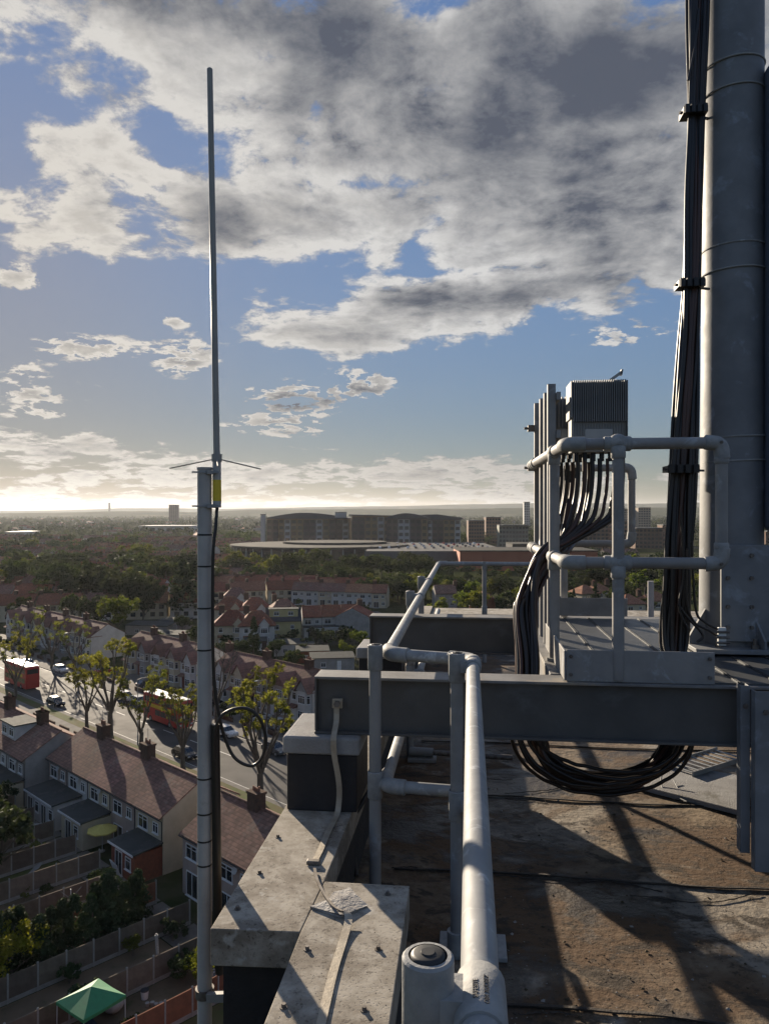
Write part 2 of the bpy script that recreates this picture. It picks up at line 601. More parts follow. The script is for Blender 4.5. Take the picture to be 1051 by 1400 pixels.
# roof deck
deck = MB()
xs = [-.70 + .25 * i for i in range(42)]
ys = [-4 + .25 * i for i in range(57)]
r_ = random.Random(3)
vv = [(x, y, r_.uniform(-.004, .004)) for y in ys for x in xs]
nx = len(xs)
deck.add(vv, [(j * nx + i, j * nx + i + 1, (j + 1) * nx + i + 1, (j + 1) * nx + i) for j in range(len(ys) - 1) for i in range(nx - 1)])
o = deck.build('roof_deck', M_floor, smooth=60)
tag(o, kind='structure')

tower = thing('tower_block', 'block of flats whose flat roof, pale concrete coping and dark wall fill the foreground', 'building', (4, 3, GZ), world=True)
w = MB()
w.prism([(-.75, 10.2), (-.75, 2.29), (-.465, 2.29), (-.465, -4), (9.6, -4), (9.6, 10.2)], 'z', GZ, -.03)
w.build('wall', M_wall, tower)
up = MB()
up.prism([(-.75, 10.2), (-.75, 2.29), (-.465, 2.29), (-.465, -4), (-.225, -4), (-.225, 2.545), (-.52, 2.545), (-.52, 10.2)], 'z', -.03, .305)
up.build('upstand', M_blackwall, tower)
for poly in ([(-.783, 3.62), (-.778, 2.25), (-.5045, 2.262), (-.4915, 2.585), (-.486, 3.62)], [(-.784, 5.9), (-.784, 3.626), (-.486, 3.626), (-.486, 5.9)],
             [(-.784, 10.3), (-.784, 5.906), (-.486, 5.906), (-.486, 10.3)], [(-.503, 2.262), (-.500, .30), (-.184, .30), (-.200, 2.583), (-.490, 2.583)],
             [(-.500, .294), (-.500, -3.5), (-.184, -3.5), (-.184, .294)]):
    b = MB().prism(poly[::-1] if sum((poly[i][0] * poly[(i + 1) % len(poly)][1] - poly[(i + 1) % len(poly)][0] * poly[i][1]) for i in range(len(poly))) < 0 else poly, 'z', .308, .42)
    b.build('coping_slab', M_conc, tower, bevel=.003)
far = MB().box(-.48, 9.6, 9.75, 10.2, -.03, .30)
far.build('far_upstand', M_blackwall, tower)
MB().box(-.484, 9.7, 9.68, 10.28, .303, .40).build('coping_slab', M_conc, tower, bevel=.006)
# fixing bolts through the coping
for px, py in ((380, 1143), (355, 1192), (325, 1241), (420, 1296), (517, 1296), (388, 1375), (498, 1379), (530, 1221)):
    q = PZ(px, py, .425)
    b = MB()
    b.cyl((q.x, q.y, .4195), (q.x, q.y, .4225), .0105, 12)
    b.cyl((q.x, q.y, .4225), (q.x, q.y, .431), .0062, 6)
    b.build('coping_bolt', M_bolt, tower, smooth=40)

# mastic patch and earth tape on the coping
b = MB()
pp = [(424, 1240), (466, 1254), (502, 1238), (486, 1226), (478, 1214), (455, 1222), (447, 1231)]
top = [PZ(px, py, .4235) for px, py in pp]
b.prism([(q.x, q.y) for q in top][::-1] if False else [(q.x, q.y) for q in top], 'z', .4205, .4265)
b.add([(q.x + .004, q.y - .004, .4266 + .006 * (i % 2)) for i, q in enumerate(top)] + [(sum(q.x for q in top) / 7, sum(q.y for q in top) / 7, .438)],
      [(i, (i + 1) % 7, 7) for i in range(7)])
o = b.build('mastic_patch', M_felt)
tag(o, 'ragged grey mastic patch stuck over the earthing tape on the coping', 'patch')


def ribbon(pts, wid, th, side=None):
    b = MB()
    pts = [Vector(p) for p in pts]
    vs_ = []
    for i, p in enumerate(pts):
        d = (pts[min(i + 1, len(pts) - 1)] - pts[max(i - 1, 0)]).normalized()
        s = side if side is not None else d.cross(Vector((0, 0, 1))).normalized()
        nrm = s.cross(d).normalized()
        for a_, c_ in ((-1, 0), (1, 0), (1, 1), (-1, 1)):
            vs_.append(p + s * (wid / 2 * a_) + nrm * (th * c_))
    fs = [(0, 1, 2, 3)]
    for i in range(len(pts) - 1):
        for k in range(4):
            k2 = (k + 1) % 4
            fs.append((i * 4 + k, (i + 1) * 4 + k, (i + 1) * 4 + k2, i * 4 + k2))
    e = (len(pts) - 1) * 4
    fs.append((e + 3, e + 2, e + 1, e))
    return b.add(vs_, fs)


earth = thing('earth_tape', 'flat metal earthing tape running from the black beam down over the padstone and coping', 'earthing tape', PZ(430, 1185, .42), world=True)
X = Vector((1, 0, 0))
pts = [P(460, 960, 3.262), P(460, 985, 3.255), P(457, 1003, 3.205), P(456, 1012, 3.188), P(457, 1032, 3.188), P(462, 1060, 3.19), P(464, 1080, 3.195), P(463, 1100, 3.19), PZ(460, 1116, .428), PZ(449, 1137, .425), PZ(437, 1165, .425), PZ(428, 1181, .425)]
ribbon(spline(pts, 3), .023, .003, -X).build('tape', M_tape, earth)
q = PZ(429, 1180, .425)
MB().box(q.x - .025, q.x + .022, q.y - .012, q.y + .012, .4215, .436).build('tape_clamp', M_bolt, earth, bevel=.003)
pts = [PZ(430, 1188, .428), PZ(434, 1205, .430), PZ(444, 1224, .430), PZ(456, 1240, .440), PZ(468, 1247, .444)]
ribbon(spline(pts, 4), .010, .004, -X).build('thin_tape', M_bolt, earth)
pts = [PZ(466, 1247, .441), PZ(475, 1250, .439), PZ(476, 1262, .430), PZ(468, 1290, .423), PZ(457, 1325, .4225), PZ(446, 1370, .4225), PZ(430, 1440, .4225)]
ribbon(spline(pts, 4), .024, .0035, -X).build('tape', M_tape, earth)
q = P(461, 962, 3.258)
MB().cyl((q.x, q.y + .01, q.z), (q.x, q.y - .012, q.z), .014, 6).build('earth_stud', M_bolt, earth)
MB().box(q.x - .022, q.x + .022, q.y - .002, q.y + .016, q.z - .02, q.z + .02).build('earth_lug', M_tape, earth, bevel=.002)

# padstones carrying the beams
for yy, lab in ((3.17, 'pale concrete padstone on black block under the near beam end'), (5.285, 'pale concrete padstone on black block under the far beam end')):
    t = thing('padstone', lab, 'padstone', (-.62, yy + .19, .42), world=True, group='padstones under the beam ends')
    MB().box(-.766, -.468, yy + .012, yy + .365, .4205, .659).build('block', M_blackwall, t, bevel=.006)
    MB().box(-.782, -.455, yy, yy + .385, .661, .735).build('cap_slab', M_concs, t, bevel=.01)


def ibeam(lab, x0, x1, y0, z0, z1, wd=.146, grp='black steel beams under the platform'):
    t = thing('steel_beam', lab, 'beam', ((x0 + x1) / 2, y0 + wd / 2, z0), world=True, group=grp)
    tf = .0115
    MB().box(x0, x1, y0, y0 + wd, z1 - tf, z1).build('top_flange', M_flange, t, bevel=.002)
    MB().box(x0, x1, y0, y0 + wd, z0 + .001, z0 + tf).build('bottom_flange', M_beam, t, bevel=.002)
    MB().box(x0 + .001, x1 - .001, y0 + wd / 2 - .035, y0 + wd / 2 + .035, z0 + tf, z1 - tf).build('web', M_beam, t)
    MB().box(x0 + .0, x0 + .008, y0 + .01, y0 + wd - .01, z0 + tf + .001, z1 - tf - .001).build('end_plate', M_beam, t)
    return t


ibeam('near black steel beam spanning in front of the grated platform', -.655, 3.6, 3.215, .735, .98)
ibeam('far black steel beam behind the near one at the back of the platform', -.668, 3.6, 5.135, .735, .98)

# two loose-looking steel channels clamped to the near beam, far right
for x0, x1, y0, y1, z0, z1, lab in ((1.062, 1.098, 3.165, 3.212, .335, .995, 'narrow bluish steel channel hanging on the near beam, the longer strip beside it'),
                                    (1.099, 1.178, 3.115, 3.16, .285, .985, 'wide grey steel channel hanging lowest on the near beam at the right edge')):
    t = thing('steel_channel', lab, 'channel', ((x0 + x1) / 2, y1, z0), world=True, group='steel channels on the near beam')
    b = MB().box(x0, x1, y0, y0 + .005, z0, z1)
    b.box(x0, x0 + .005, y0 + .0052, y1, z0, z1).box(x1 - .005, x1, y0 + .0052, y1, z0, z1)
    b.build('channel', M_mast, t, bevel=.002)
    MB().cyl(((x0 + x1) / 2, y0 - .006, z1 - .08), ((x0 + x1) / 2, y0, z1 - .08), .011, 6).build('bolt', M_bolt, t)


# ------------------------------------------------------------------ near guard rail of tube and cast clamps
TR = .0242
FR = .0308
def elbow_pts(a, b, c, r=.05, n=5):
    a, b, c = Vector(a), Vector(b), Vector(c)
    d0, d1 = (a - b).normalized(), (c - b).normalized()
    p0, p1 = b + d0 * r, b + d1 * r
    out = []
    for i in range(n + 1):
        t = i / n
        out.append(p0 * (1 - t) ** 2 + b * (2 * t * (1 - t)) + p1 * t * t)
    return out


def sleeve(b, p0, p1, r=FR, n=20):
    p0, p1 = Vector(p0), Vector(p1)
    d = (p1 - p0).normalized() * .004
    b.tube([p0, p0 + d, p1 - d, p1], [r - .003, r, r, r - .003], n)


g = thing('guard_rail', 'grey tubular guard rail with cast clamps running along the parapet from the foreground', 'guard rail', (-.04, 2.9, 0), world=True)
RX = .013
b = MB()
b.cyl((RX, -1.2, 1.1), (RX, 2.96, 1.1), TR, 28)
b.build('top_rail', M_galv, g, smooth=40)
b = MB()
b.cyl((-.01, 3.032, 1.1), (-.29, 3.112, 1.1), TR, 22)
b.build('cross_rail', M_galv, g, smooth=40)
b = MB()
b.cyl((-.331, 3.16, 1.1), (-.343, 8.6, 1.1), TR, 20)
b.build('top_rail', M_galv, g, smooth=40)
b = MB()
b.cyl((-.30, 8.65, 1.1), (.75, 8.66, 1.1), TR, 14)
b.build('top_rail', M_galv, g, smooth=40)
b = MB()
b.cyl((RX, -1.2, .58), (RX, 2.86, .58), TR, 16)
b.build('mid_rail', M_galv, g, smooth=40)
MB().cyl((-.29, 3.062, .58), (-.072, 3.04, .58), TR, 18).build('mid_rail', M_galv, g, smooth=40)
MB().cyl((-.337, 3.11, .58), (-.345, 8.6, .58), TR, 16).build('mid_rail', M_galv, g, smooth=40)
# elbows
for pts in (elbow_pts((RX, 2.9, 1.1), (RX, 3.026, 1.1), (-.3, 3.11, 1.1), .062), elbow_pts((0, 3.03, 1.1), (-.331, 3.122, 1.1), (-.332, 3.4, 1.1), .055),
            elbow_pts((0, 3.04, .58), (-.336, 3.066, .58), (-.337, 3.4, .58), .05), elbow_pts((-.343, 8, 1.1), (-.343, 8.65, 1.1), (0, 8.65, 1.1), .06)):
    a0, a1 = pts[0], pts[-1]
    d0, d1 = (pts[0] - pts[1]).normalized(), (pts[-1] - pts[-2]).normalized()
    b = MB()
    b.tube([a0 + d0 * .035, a0 + d0 * .032] + pts + [a1 + d1 * .032, a1 + d1 * .035], [FR - .003] + [FR] * (len(pts) + 2) + [FR - .003], 20)
    b.build('elbow', M_fit, g, smooth=40)


def grail_post(x, y, zt, cap=True, rails=(1.1, .58), rx=RX, zb=0.0):
    p = MB().cyl((x, y, zb), (x, y, zt - .012), TR, 22).build('post', M_galvd if y > 1 else M_galv, g, smooth=40)
    for k, zr in enumerate(rails):
        b = MB()
        z1 = zt if k == 0 else zr + .05
        b.tube([(x, y, zr - .06), (x, y, zr - .056), (x, y, z1 - .003), (x, y, z1), (x, y, z1 + .0004)],
               [FR - .003, FR, FR, FR - .003, TR - .001 if k == 0 else FR - .003], 24, cap=False)
        if rx is not None:
            sleeve(b, (rx, y - .048, zr), (rx, y + .048, zr))
            b.obox(((x + rx) / 2, y, zr), (1, 0, 0), (0, 1, 0), (0, 0, 1), abs(rx - x) - .03, .055, .045)
        b.build('clamp', M_fit, g, smooth=40)
    if cap:
        b = MB()
        b.tube([(x, y, zt - .014), (x, y, zt - .002), (x, y, zt + .0015), (x, y, zt + .003)], [TR - .0025, TR - .0025, TR - .0045, TR - .008], 24)
        b.tube([(x, y, zt + .0028), (x, y, zt + .0045)], [.009, .008], 16)
        b.build('post_cap', M_blackpl, g, smooth=40)
    return p


grail_post(-.0485, .905, 1.158)
grail_post(-.0475, 2.912, 1.148)
grail_post(-.3795, 3.093, 1.142, rx=None)
grail_post(-.402, 5.24, 1.14, rx=-.335)
grail_post(-.402, 6.44, 1.14, rx=-.338)
grail_post(.167, 8.66, 1.125, rx=None, cap=False)
for q0, q1, qr in (((-.331, 3.0935, .58), (-.39, 3.093, .58), .026), ((RX, 2.93, 1.1), (RX, 2.985, 1.1), .0325)):
    b = MB()
    sleeve(b, q0, q1, qr)
    b.build('collar', M_fit, g, smooth=40)
MB().box(-.115, .14, 2.885, 3.05, .004, .022).build('base_plate', M_fit, g, bevel=.003)
MB().cyl((-.0475, 2.912, .022), (-.0475, 2.912, .10), .036, 20).build('base_socket', M_fit, g, smooth=40)
MB().cyl((-.3795, 3.093, .004), (-.3795, 3.093, .09), .036, 20).build('base_socket', M_fit, g, smooth=40)
MB().box(-.10, .11, .82, .98, .004, .022).build('base_plate', M_fit, g, bevel=.003)
# lettering cast into the top of the foreground clamp
def lettering(txt, x, y, z, size, tilt):
    cu = bpy.data.curves.new('lettering', 'FONT')
    cu.body = txt
    cu.size = size
    cu.extrude = .0006
    cu.align_x = 'CENTER'
    cu.align_y = 'CENTER'
    tmp = bpy.data.objects.new('lettering_src', cu)
    me = bpy.data.meshes.new_from_object(tmp)
    bpy.data.objects.remove(tmp)
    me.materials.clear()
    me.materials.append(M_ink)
    mw = Matrix.Translation((x - ORG[g.name][0], y - ORG[g.name][1], z - ORG[g.name][2])) @ Matrix.Rotation(tilt, 4, 'Y') @ Matrix.Rotation(R(90), 4, 'Z')
    me.transform(mw)
    o = bpy.data.objects.new('lettering', me)
    C.objects.link(o)
    o.parent = g


for txt, ang_ in (('SAFESITE', R(-11)), ('OB4 3G/OBEZ', R(13))):
    lettering(txt, RX + math.sin(ang_) * (FR + .0002), .893, 1.1 + math.cos(ang_) * (FR + .0002), .0092 if len(txt) < 9 else .0086, ang_)

# ------------------------------------------------------------------ aerial on its pole
t = thing('aerial_pole', 'tall grey scaffold pole bracketed to the parapet corner, bound with black tape', 'pole', P(280, 1400, 2.8), world=True)
PD = 2.80                 # distance of the pole from the eye
PK = PD / 2.55
q = P(280, 1000, PD)
AX, AY = q.x, q.y
pz = lambda py: EYE + (700 - py) / 1050 * PD
MB().cyl((AX, AY, -2.6), (AX, AY, pz(642)), .0262, 28).build('pole', M_pole, t, smooth=40)
MB().cyl((AX, AY, pz(642)), (AX, AY, pz(639)), .0282, 24).build('end_cap', M_pole, t, smooth=40)
for py in (731, 774, 831, 888, 1063, 1111, 1148, 1181):
    MB().cyl((AX, AY, pz(py) - .003), (AX, AY, pz(py) + .003), .0271, 20).build('tape_band', M_blackpl, t, smooth=40)
z = pz(1356)
MB().cyl((AX, AY, z - .015), (AX, AY, z + .015), .034, 20).build('pole_clamp', M_bolt, t, smooth=40)
b = MB().bar((AX + .02, AY - .03, z), (-.752, AY - .03, z + .02), .02, .03)
b.prism([(-.77, z - .07), (-.752, z - .07), (-.752, z + .11), (-.86, z + .01)], 'y', AY - .006, AY + .002)
b.build('wall_bracket', M_galvd, t)
# the aerial
t2 = thing('whip_aerial', 'thin upright fibreglass whip aerial with three radials standing above the pole', 'aerial', (AX + .04, AY, pz(695)), world=True)
B0, B1 = P(296.5, 625, PD), P(287, 93, PD)
HX, HY, HZ = B0
MB().tube([B0, B0.lerp(B1, .55), B1 - Vector((0, 0, .004)), B1], [.0122, .0112, .0104, .006], 16).build('whip', M_fibre, t2, smooth=40)
MB().cyl((HX + .001, HY, pz(694)), (HX, HY, pz(630)), .0156, 18).build('mounting_tube', M_pole, t2, smooth=40)
MB().cyl((HX + .0008, HY, pz(685)), (HX + .0005, HY, pz(656)), .0160, 18).build('yellow_sticker', M_yel, t2, smooth=40)
MB().cyl((HX, HY, pz(631)), (HX, HY, pz(621)), .019, 18).build('hub', M_fibre, t2, smooth=40)
for dx, dy, dz in ((-.186, .02, -.033), (.134, .11, -.033), (.053, -.143, -.036)):
    MB().cyl((HX, HY, pz(627)), (HX + dx, HY + dy, pz(627) + dz), .0024, 8).build('radial', M_fibre, t2, smooth=40)
for py in (646, 692):
    z = pz(py)
    b = MB().bar((AX + .018, AY - .028, z), (HX, HY - .018, z), .012, .014)
    b.bar((AX - .036, AY - .031, z), (HX + .018, HY - .024, z), .006, .006)
    b.build('aerial_clamp', M_galv, t2)
t3 = thing('aerial_cable', 'black aerial cable down the pole with one loose loop hanging beside it', 'cable', (AX + .05, AY, -.4), world=True)
pts = [P(297, 693, PD), P(295, 720, PD - .02), P(291.5, 760, PD - .03), P(291, 860, PD - .03), P(293, 930, PD - .03), P(299, 975, PD - .03), P(308, 1010, PD - .02), P(322, 1037, PD - .02), P(345, 1047, PD - .02), P(360, 1032, PD - .02), P(363, 1005, PD - .02),
       P(352, 978, PD - .03), P(332, 968, PD - .03), P(306, 976, PD - .04), P(294, 1000, PD - .04), P(293, 1040, PD - .04)]
MB().tube(spline(pts, 8), .0060, 10).build('cable_loop', M_cable, t3, smooth=60)
pts = [P(294.5, 990, PD - .015), P(295, 1040, PD - .015), P(296, 1120, PD - .015), P(297, 1200, PD - .015), P(298, 1290, PD - .01), P(301, 1330, PD)]
MB().tube(spline(pts, 6), .0165, 12).build('cable_conduit', M_cable, t3, smooth=60)

# ------------------------------------------------------------------ grated platform
pf = thing('service_platform', 'raised steel platform of ribbed deck planks between the two black beams', 'platform', (1.2, 4.2, .98), world=True)
XJ0, XJ1 = .345, .43
b = MB().box(XJ0, XJ1, 3.364, 5.13, .973, .984)
b.box(XJ0, XJ0 + .008, 3.364, 5.13, .80, .9725)
b.build('edge_joist', M_flange, pf, bevel=.002)
plank = None
PW = .158
i = 0
x = .452
while x < 3.3:
    def plank_mb():
        b = MB()
        b.box(.003, PW - .003, 0, 1.885, 0, .006)
        b.box(.003, .006, 0, 1.885, .0062, .0115)
        b.box(PW - .0062, PW - .0032, 0, 1.885, .0062, .0115)
        return b
    if plank is None:
        mb = plank_mb()
        o = mb.build('deck_plank', M_plate, None)
        plank = o
    else:
        o = bpy.data.objects.new('deck_plank', plank.data)
        C.objects.link(o)
    o.parent = pf
    o.location = (x - ORG[pf.name][0], 3.245 + .0 - ORG[pf.name][1], .9815 - ORG[pf.name][2] + .0)
    x += PW
    i += 1
# toe boards
MB().box(.398, .985, 3.232, 3.2395, .982, 1.112).build('toe_board', M_galvd, pf, bevel=.002)
MB().box(.388, .396, 3.232, 4.02, .985, 1.108).build('toe_board', M_galvd, pf, bevel=.002)
MB().box(.46, 1.02, 5.135, 5.143, 1.0, 1.118).build('toe_board', M_galvd, pf, bevel=.002)
for zz in (1.01, 1.085):
    for xx in (.415, .965):
        MB().cyl((xx, 3.2318, zz), (xx, 3.224, zz), .008, 6).build('bolt', M_bolt, pf)

# guard rail on the platform
pr = thing('platform_rail', 'grey tubular guard rail looping round the radio units on the platform', 'guard rail', (.607, 3.26, .98), world=True)
QY = 3.262
ZT, ZM = 1.962, 1.47
XQ, XE, XL = .607, 1.02, .402
def rail(p0, p1, name, par, n=18):
    return MB().cyl(p0, p1, TR, n).build(name, M_galvd, par, smooth=40)
def elb(a, b_, c, par, r=.045):
    pts = elbow_pts(a, b_, c, r)
    d0, d1 = (pts[0] - pts[1]).normalized(), (pts[-1] - pts[-2]).normalized()
    MB().tube([pts[0] + d0 * .032, pts[0] + d0 * .029] + pts + [pts[-1] + d1 * .029, pts[-1] + d1 * .032], [FR - .003] + [FR] * (len(pts) + 2) + [FR - .003], 18).build('elbow', M_fit, par, smooth=40)
rail((XQ, QY - .02, .992), (XQ, QY - .02, ZT), 'post', pr)
rail((XL - .008, 3.66, .985), (XL - .008, 3.66, ZT + .0), 'post', pr)
for zr in (ZT, ZM):
    rail((XL + .03, QY, zr), (XE - .03, QY, zr), 'top_rail' if zr == ZT else 'mid_rail', pr)
    rail((XL, QY + .03, zr), (XL - .03, 4.74, zr), 'top_rail' if zr == ZT else 'mid_rail', pr)
    elb((1, QY, zr), (XL, QY, zr), (XL, 4, zr), pr)
    elb((0, QY, zr), (XE, QY, zr), (XE, QY, 1.7), pr, .035)
    b = MB().ball((XQ, QY - .008, zr), .041, 16, 10)
    sleeve(b, (XQ - .055, QY, zr), (XQ + .055, QY, zr))
    sleeve(b, (XQ, QY - .02, zr - .062), (XQ, QY - .02, zr - .01), .030)
    b.cyl((XQ, QY - .046, zr), (XQ, QY - .052, zr), .007, 6)
    b.build('crossover', M_fit, pr, smooth=40)
    b = MB()
    sleeve(b, (XL - .006, 3.61, zr), (XL - .009, 3.71, zr), .032)
    sleeve(b, (XL - .008, 3.66, zr - .06), (XL - .008, 3.66, zr), .030)
    b.build('crossover', M_fit, pr, smooth=40)
    for yy in (4.45, 4.55, 4.66):
        b = MB()
        sleeve(b, (XL - .024, yy, zr), (XL - .026, yy + .05, zr), .031)
        b.build('coupler', M_fit, pr, smooth=40)
rail((XE, QY, ZM + .03), (XE, QY, ZT - .03), 'end_rail', pr)
for z0, z1 in ((ZM + .055, ZM + .085), (ZT - .085, ZT - .055)):
    b = MB()
    sleeve(b, (XE, QY, z0), (XE, QY, z1), .029)
    b.build('collar', M_fit, pr, smooth=40)
for zr in (ZM, ZT):
    MB().cyl((XE - .01, QY - .028, zr), (XE - .01, QY - .036, zr), .007, 6).build('grub_screw', M_bolt, pr)
MB().cyl((XL - .008, 3.66, .985), (XL - .008, 3.66, 1.0), .038, 18).build('post_foot', M_fit, pr, smooth=40)
# back of the rail
rb = thing('back_rail', 'grey tubular rail end seen behind the radio units at the back of the platform', 'guard rail', (.62, 5.2, .98), world=True)
YB = 5.215
rail((.625, YB, .985), (.625, YB, 1.97), 'post', rb)
rail((.65, YB, ZT + .01), (1.03, YB, ZT + .01), 'top_rail', rb)
rail((.65, YB, ZM), (1.03, YB, ZM), 'mid_rail', rb)
rail((1.062, YB, ZM + .03), (1.062, YB, ZT - .03), 'end_rail', rb)
elb((.9, YB, ZT + .01), (1.062, YB, ZT + .01), (1.062, YB, 1.6), rb)
elb((.9, YB, ZM), (1.062, YB, ZM), (1.062, YB, 1.6), rb)

# ------------------------------------------------------------------ radio rack
rk = thing('radio_rack', 'row of upright steel channels carrying the finned radio units on the platform', 'equipment rack', (.41, 4.3, .985), world=True)
for yy, zt in ((3.93, 2.325), (4.12, 2.31), (4.36, 2.315), (4.72, 2.34)):
    b = MB().box(.391, .431, yy, yy + .005, .986, zt)
    b.box(.391, .396, yy + .0052, yy + .041, .986, zt).box(.426, .431, yy + .0052, yy + .041, .986, zt)
    b.build('upright', M_galvd, rk, bevel=.0015)
for zz in (1.22, 1.62, 2.05, 2.24):
    MB().box(.432, .452, 3.9, 4.8, zz, zz + .04).build('cross_channel', M_galvd, rk, bevel=.0015)
for zz in (2.17, 1.93, 1.13):
    b = MB().box(.352, .39, 4.70, 4.76, zz, zz + .035)
    b.cyl((.33, 4.73, zz + .018), (.40, 4.73, zz + .018), .008, 8)
    b.build('clip', M_bolt, rk)


def radio(lab, x0, x1, y0, y1, z0, z1, nf=22, handle=False):
    t = thing('radio_unit', lab, 'radio unit', ((x0 + x1) / 2, (y0 + y1) / 2, z0), world=True, group='finned radio units on the rack')
    zs = z0 + (z1 - z0) * .42
    MB().box(x0, x1, y0 + .022, y1, z0, z1 - .004).build('casing', M_rru, t, bevel=.006)
    b = MB()
    for i in range(nf):
        xx = x0 + .004 + (x1 - x0 - .012) * i / (nf - 1)
        b.box(xx, xx + .0045, y0 - .012, y0 + .0215, zs, z1)
        b.box(xx, xx + .0045, y1 + .001, y1 + .03, zs, z1)
    o_ = b.build('fins', M_rrud, t)
    o_['kind'] = 'stuff'
    b = MB()
    nn = 34
    for i in range(nn):
        xx = x0 + .004 + (x1 - x0 - .010) * i / (nn - 1)
        b.box(xx, xx + .003, y0 + .006, y0 + .0215, z0 + .012, zs - .004)
    o_ = b.build('ribs', M_rru, t)
    o_['kind'] = 'stuff'
    xm = (x0 + x1) / 2
    MB().box(xm - .07, xm + .065, y0 + .001, y0 + .005, z0 + .03, z0 + .115).build('type_plate', M_rru, t)
    MB().box(x0 - .009, x0 - .001, y0 - .014, y1 + .02, zs + .02, z1 - .003).build('side_rail', M_rrud, t, bevel=.002)
    b = MB().box(x1 + .001, x1 + .006, y0 - .014, y1 + .03, z0 + .01, z1 - .003)
    b.build('side_rail', M_rrud, t, bevel=.002)
    for i in range(6):
        xx = x0 + .025 + (x1 - x0 - .05) * i / 5
        MB().cyl((xx, y0 + .06, z0), (xx, y0 + .06, z0 - .045), .0125, 12).build('connector', M_blackpl, t, smooth=40)
    if handle:
        b = MB().bar((x1 - .075, y0 + .05, z1 + .002), (x1 - .015, y0 + .05, z1 + .045), .03, .014)
        b.bar((x1 - .018, y0 + .05, z1 + .030), (x1 - .012, y0 + .05, z1 + .058), .03, .010)
        b.build('lifting_lug', M_rru, t)
    return t


radio('front grey finned radio unit with blank plate and lug on top', .520, .785, 3.98, 4.15, 1.985, 2.348, 24, True)
radio('smaller grey radio unit half hidden behind the front one', .458, .68, 4.28, 4.42, 2.02, 2.31, 12)
radio('rear grey radio unit at the back of the rack', .458, .68, 4.60, 4.74, 2.02, 2.30, 12)

# ------------------------------------------------------------------ mast
mt = thing('mast', 'thick galvanised steel mast with bolted base plate at the right', 'mast', (1.318, 4.07, 1.0), world=True)
MX, MY = 1.322, 4.07
MB().tube([(MX - .004, MY, 1.0), (MX, MY, 1.8), (MX + .01, MY, 4.2), (MX + .018, MY, 6.2)], [.152, .150, .142, .138], 48).build('shaft', M_mast, mt, smooth=40)
MB().box(MX - .105, MX + .23, MY - .175, MY - .157, 1.05, 1.52).build('splice_plate', M_mast, mt, bevel=.003)
for zz in (1.12, 1.22, 1.36, 1.47):
    for xx in (MX - .075, MX + .035, MX + .17):
        MB().cyl((xx, MY - .1755, zz), (xx, MY - .188, zz), .010, 6).build('bolt', M_bolt, mt)
MB().box(MX - .24, MX + .28, MY - .25, MY + .25, 1.0, 1.022).build('base_plate', M_mast, mt, bevel=.003)
for ax_, ay_ in ((-1, -.35), (1, -.35), (-.6, 1), (.6, 1), (.35, -1)):
    d = Vector((ax_, ay_, 0)).normalized()
    s = d.cross(Vector((0, 0, 1)))
    b = MB()
    A = [Vector((MX, MY, 1.023)) + d * .14, Vector((MX, MY, 1.023)) + d * .245, Vector((MX, MY, 1.06)) + d * .245, Vector((MX, MY, 1.20)) + d * .15]
    b.add([q + s * .006 for q in A] + [q - s * .006 for q in A], [(0, 1, 2, 3), (7, 6, 5, 4), (0, 4, 5, 1), (1, 5, 6, 2), (2, 6, 7, 3), (3, 7, 4, 0)])
    b.build('gusset', M_mast, mt)
for k in range(8):
    a_ = 2 * PI * k / 8 + .2
    q = (MX + .21 * math.cos(a_), MY + .21 * math.sin(a_))
    b = MB().cyl((q[0], q[1], 1.022), (q[0], q[1], 1.04), .018, 6)
    b.cyl((q[0], q[1], 1.04), (q[0], q[1], 1.07), .010, 8)
    b.build('anchor_bolt', M_bolt, mt)
def ring(b, z, r, tilt=.0, rr=.0045, n=40):
    pts = [(MX + .006 + r * math.cos(2 * PI * k / n), MY + r * math.sin(2 * PI * k / n), z + tilt * math.cos(2 * PI * k / n)) for k in range(n + 1)]
    b.tube(pts, rr, 6, cap=False)
for py in (101, 138, 345, 378, 600, 632):
    z = EYE + (700 - py) / 1050 * 3.93
    b = MB()
    ring(b, z, .1475 + .004 * (z < 3), .006)
    b.build('strap', M_galv, mt, smooth=60)
for py in (612, 655):
    z = EYE + (700 - py) / 1050 * 3.8
    MB().box(MX - .115, MX - .075, MY - .15, MY - .11, z - .016, z + .016).build('cable_clip', M_blackpl, mt)
# antenna radome right of it
ap = thing('panel_antenna', 'blue grey panel antenna box fixed beside the mast at the right edge', 'panel antenna', (1.62, 3.95, 1.57), world=True)
MB().box(1.452, 1.76, 3.86, 4.02, 1.585, 3.88).build('radome', M_panel, ap, bevel=.025)
MB().box(1.50, 1.72, 3.90, 4.0, 1.55, 1.585).build('connector_plate', M_rrud, ap)
MB().box(1.46, 1.60, 4.021, 4.10, 1.8, 1.86).build('bracket', M_galvd, ap)
MB().box(1.46, 1.60, 4.021, 4.10, 3.5, 3.56).build('bracket', M_galvd, ap)

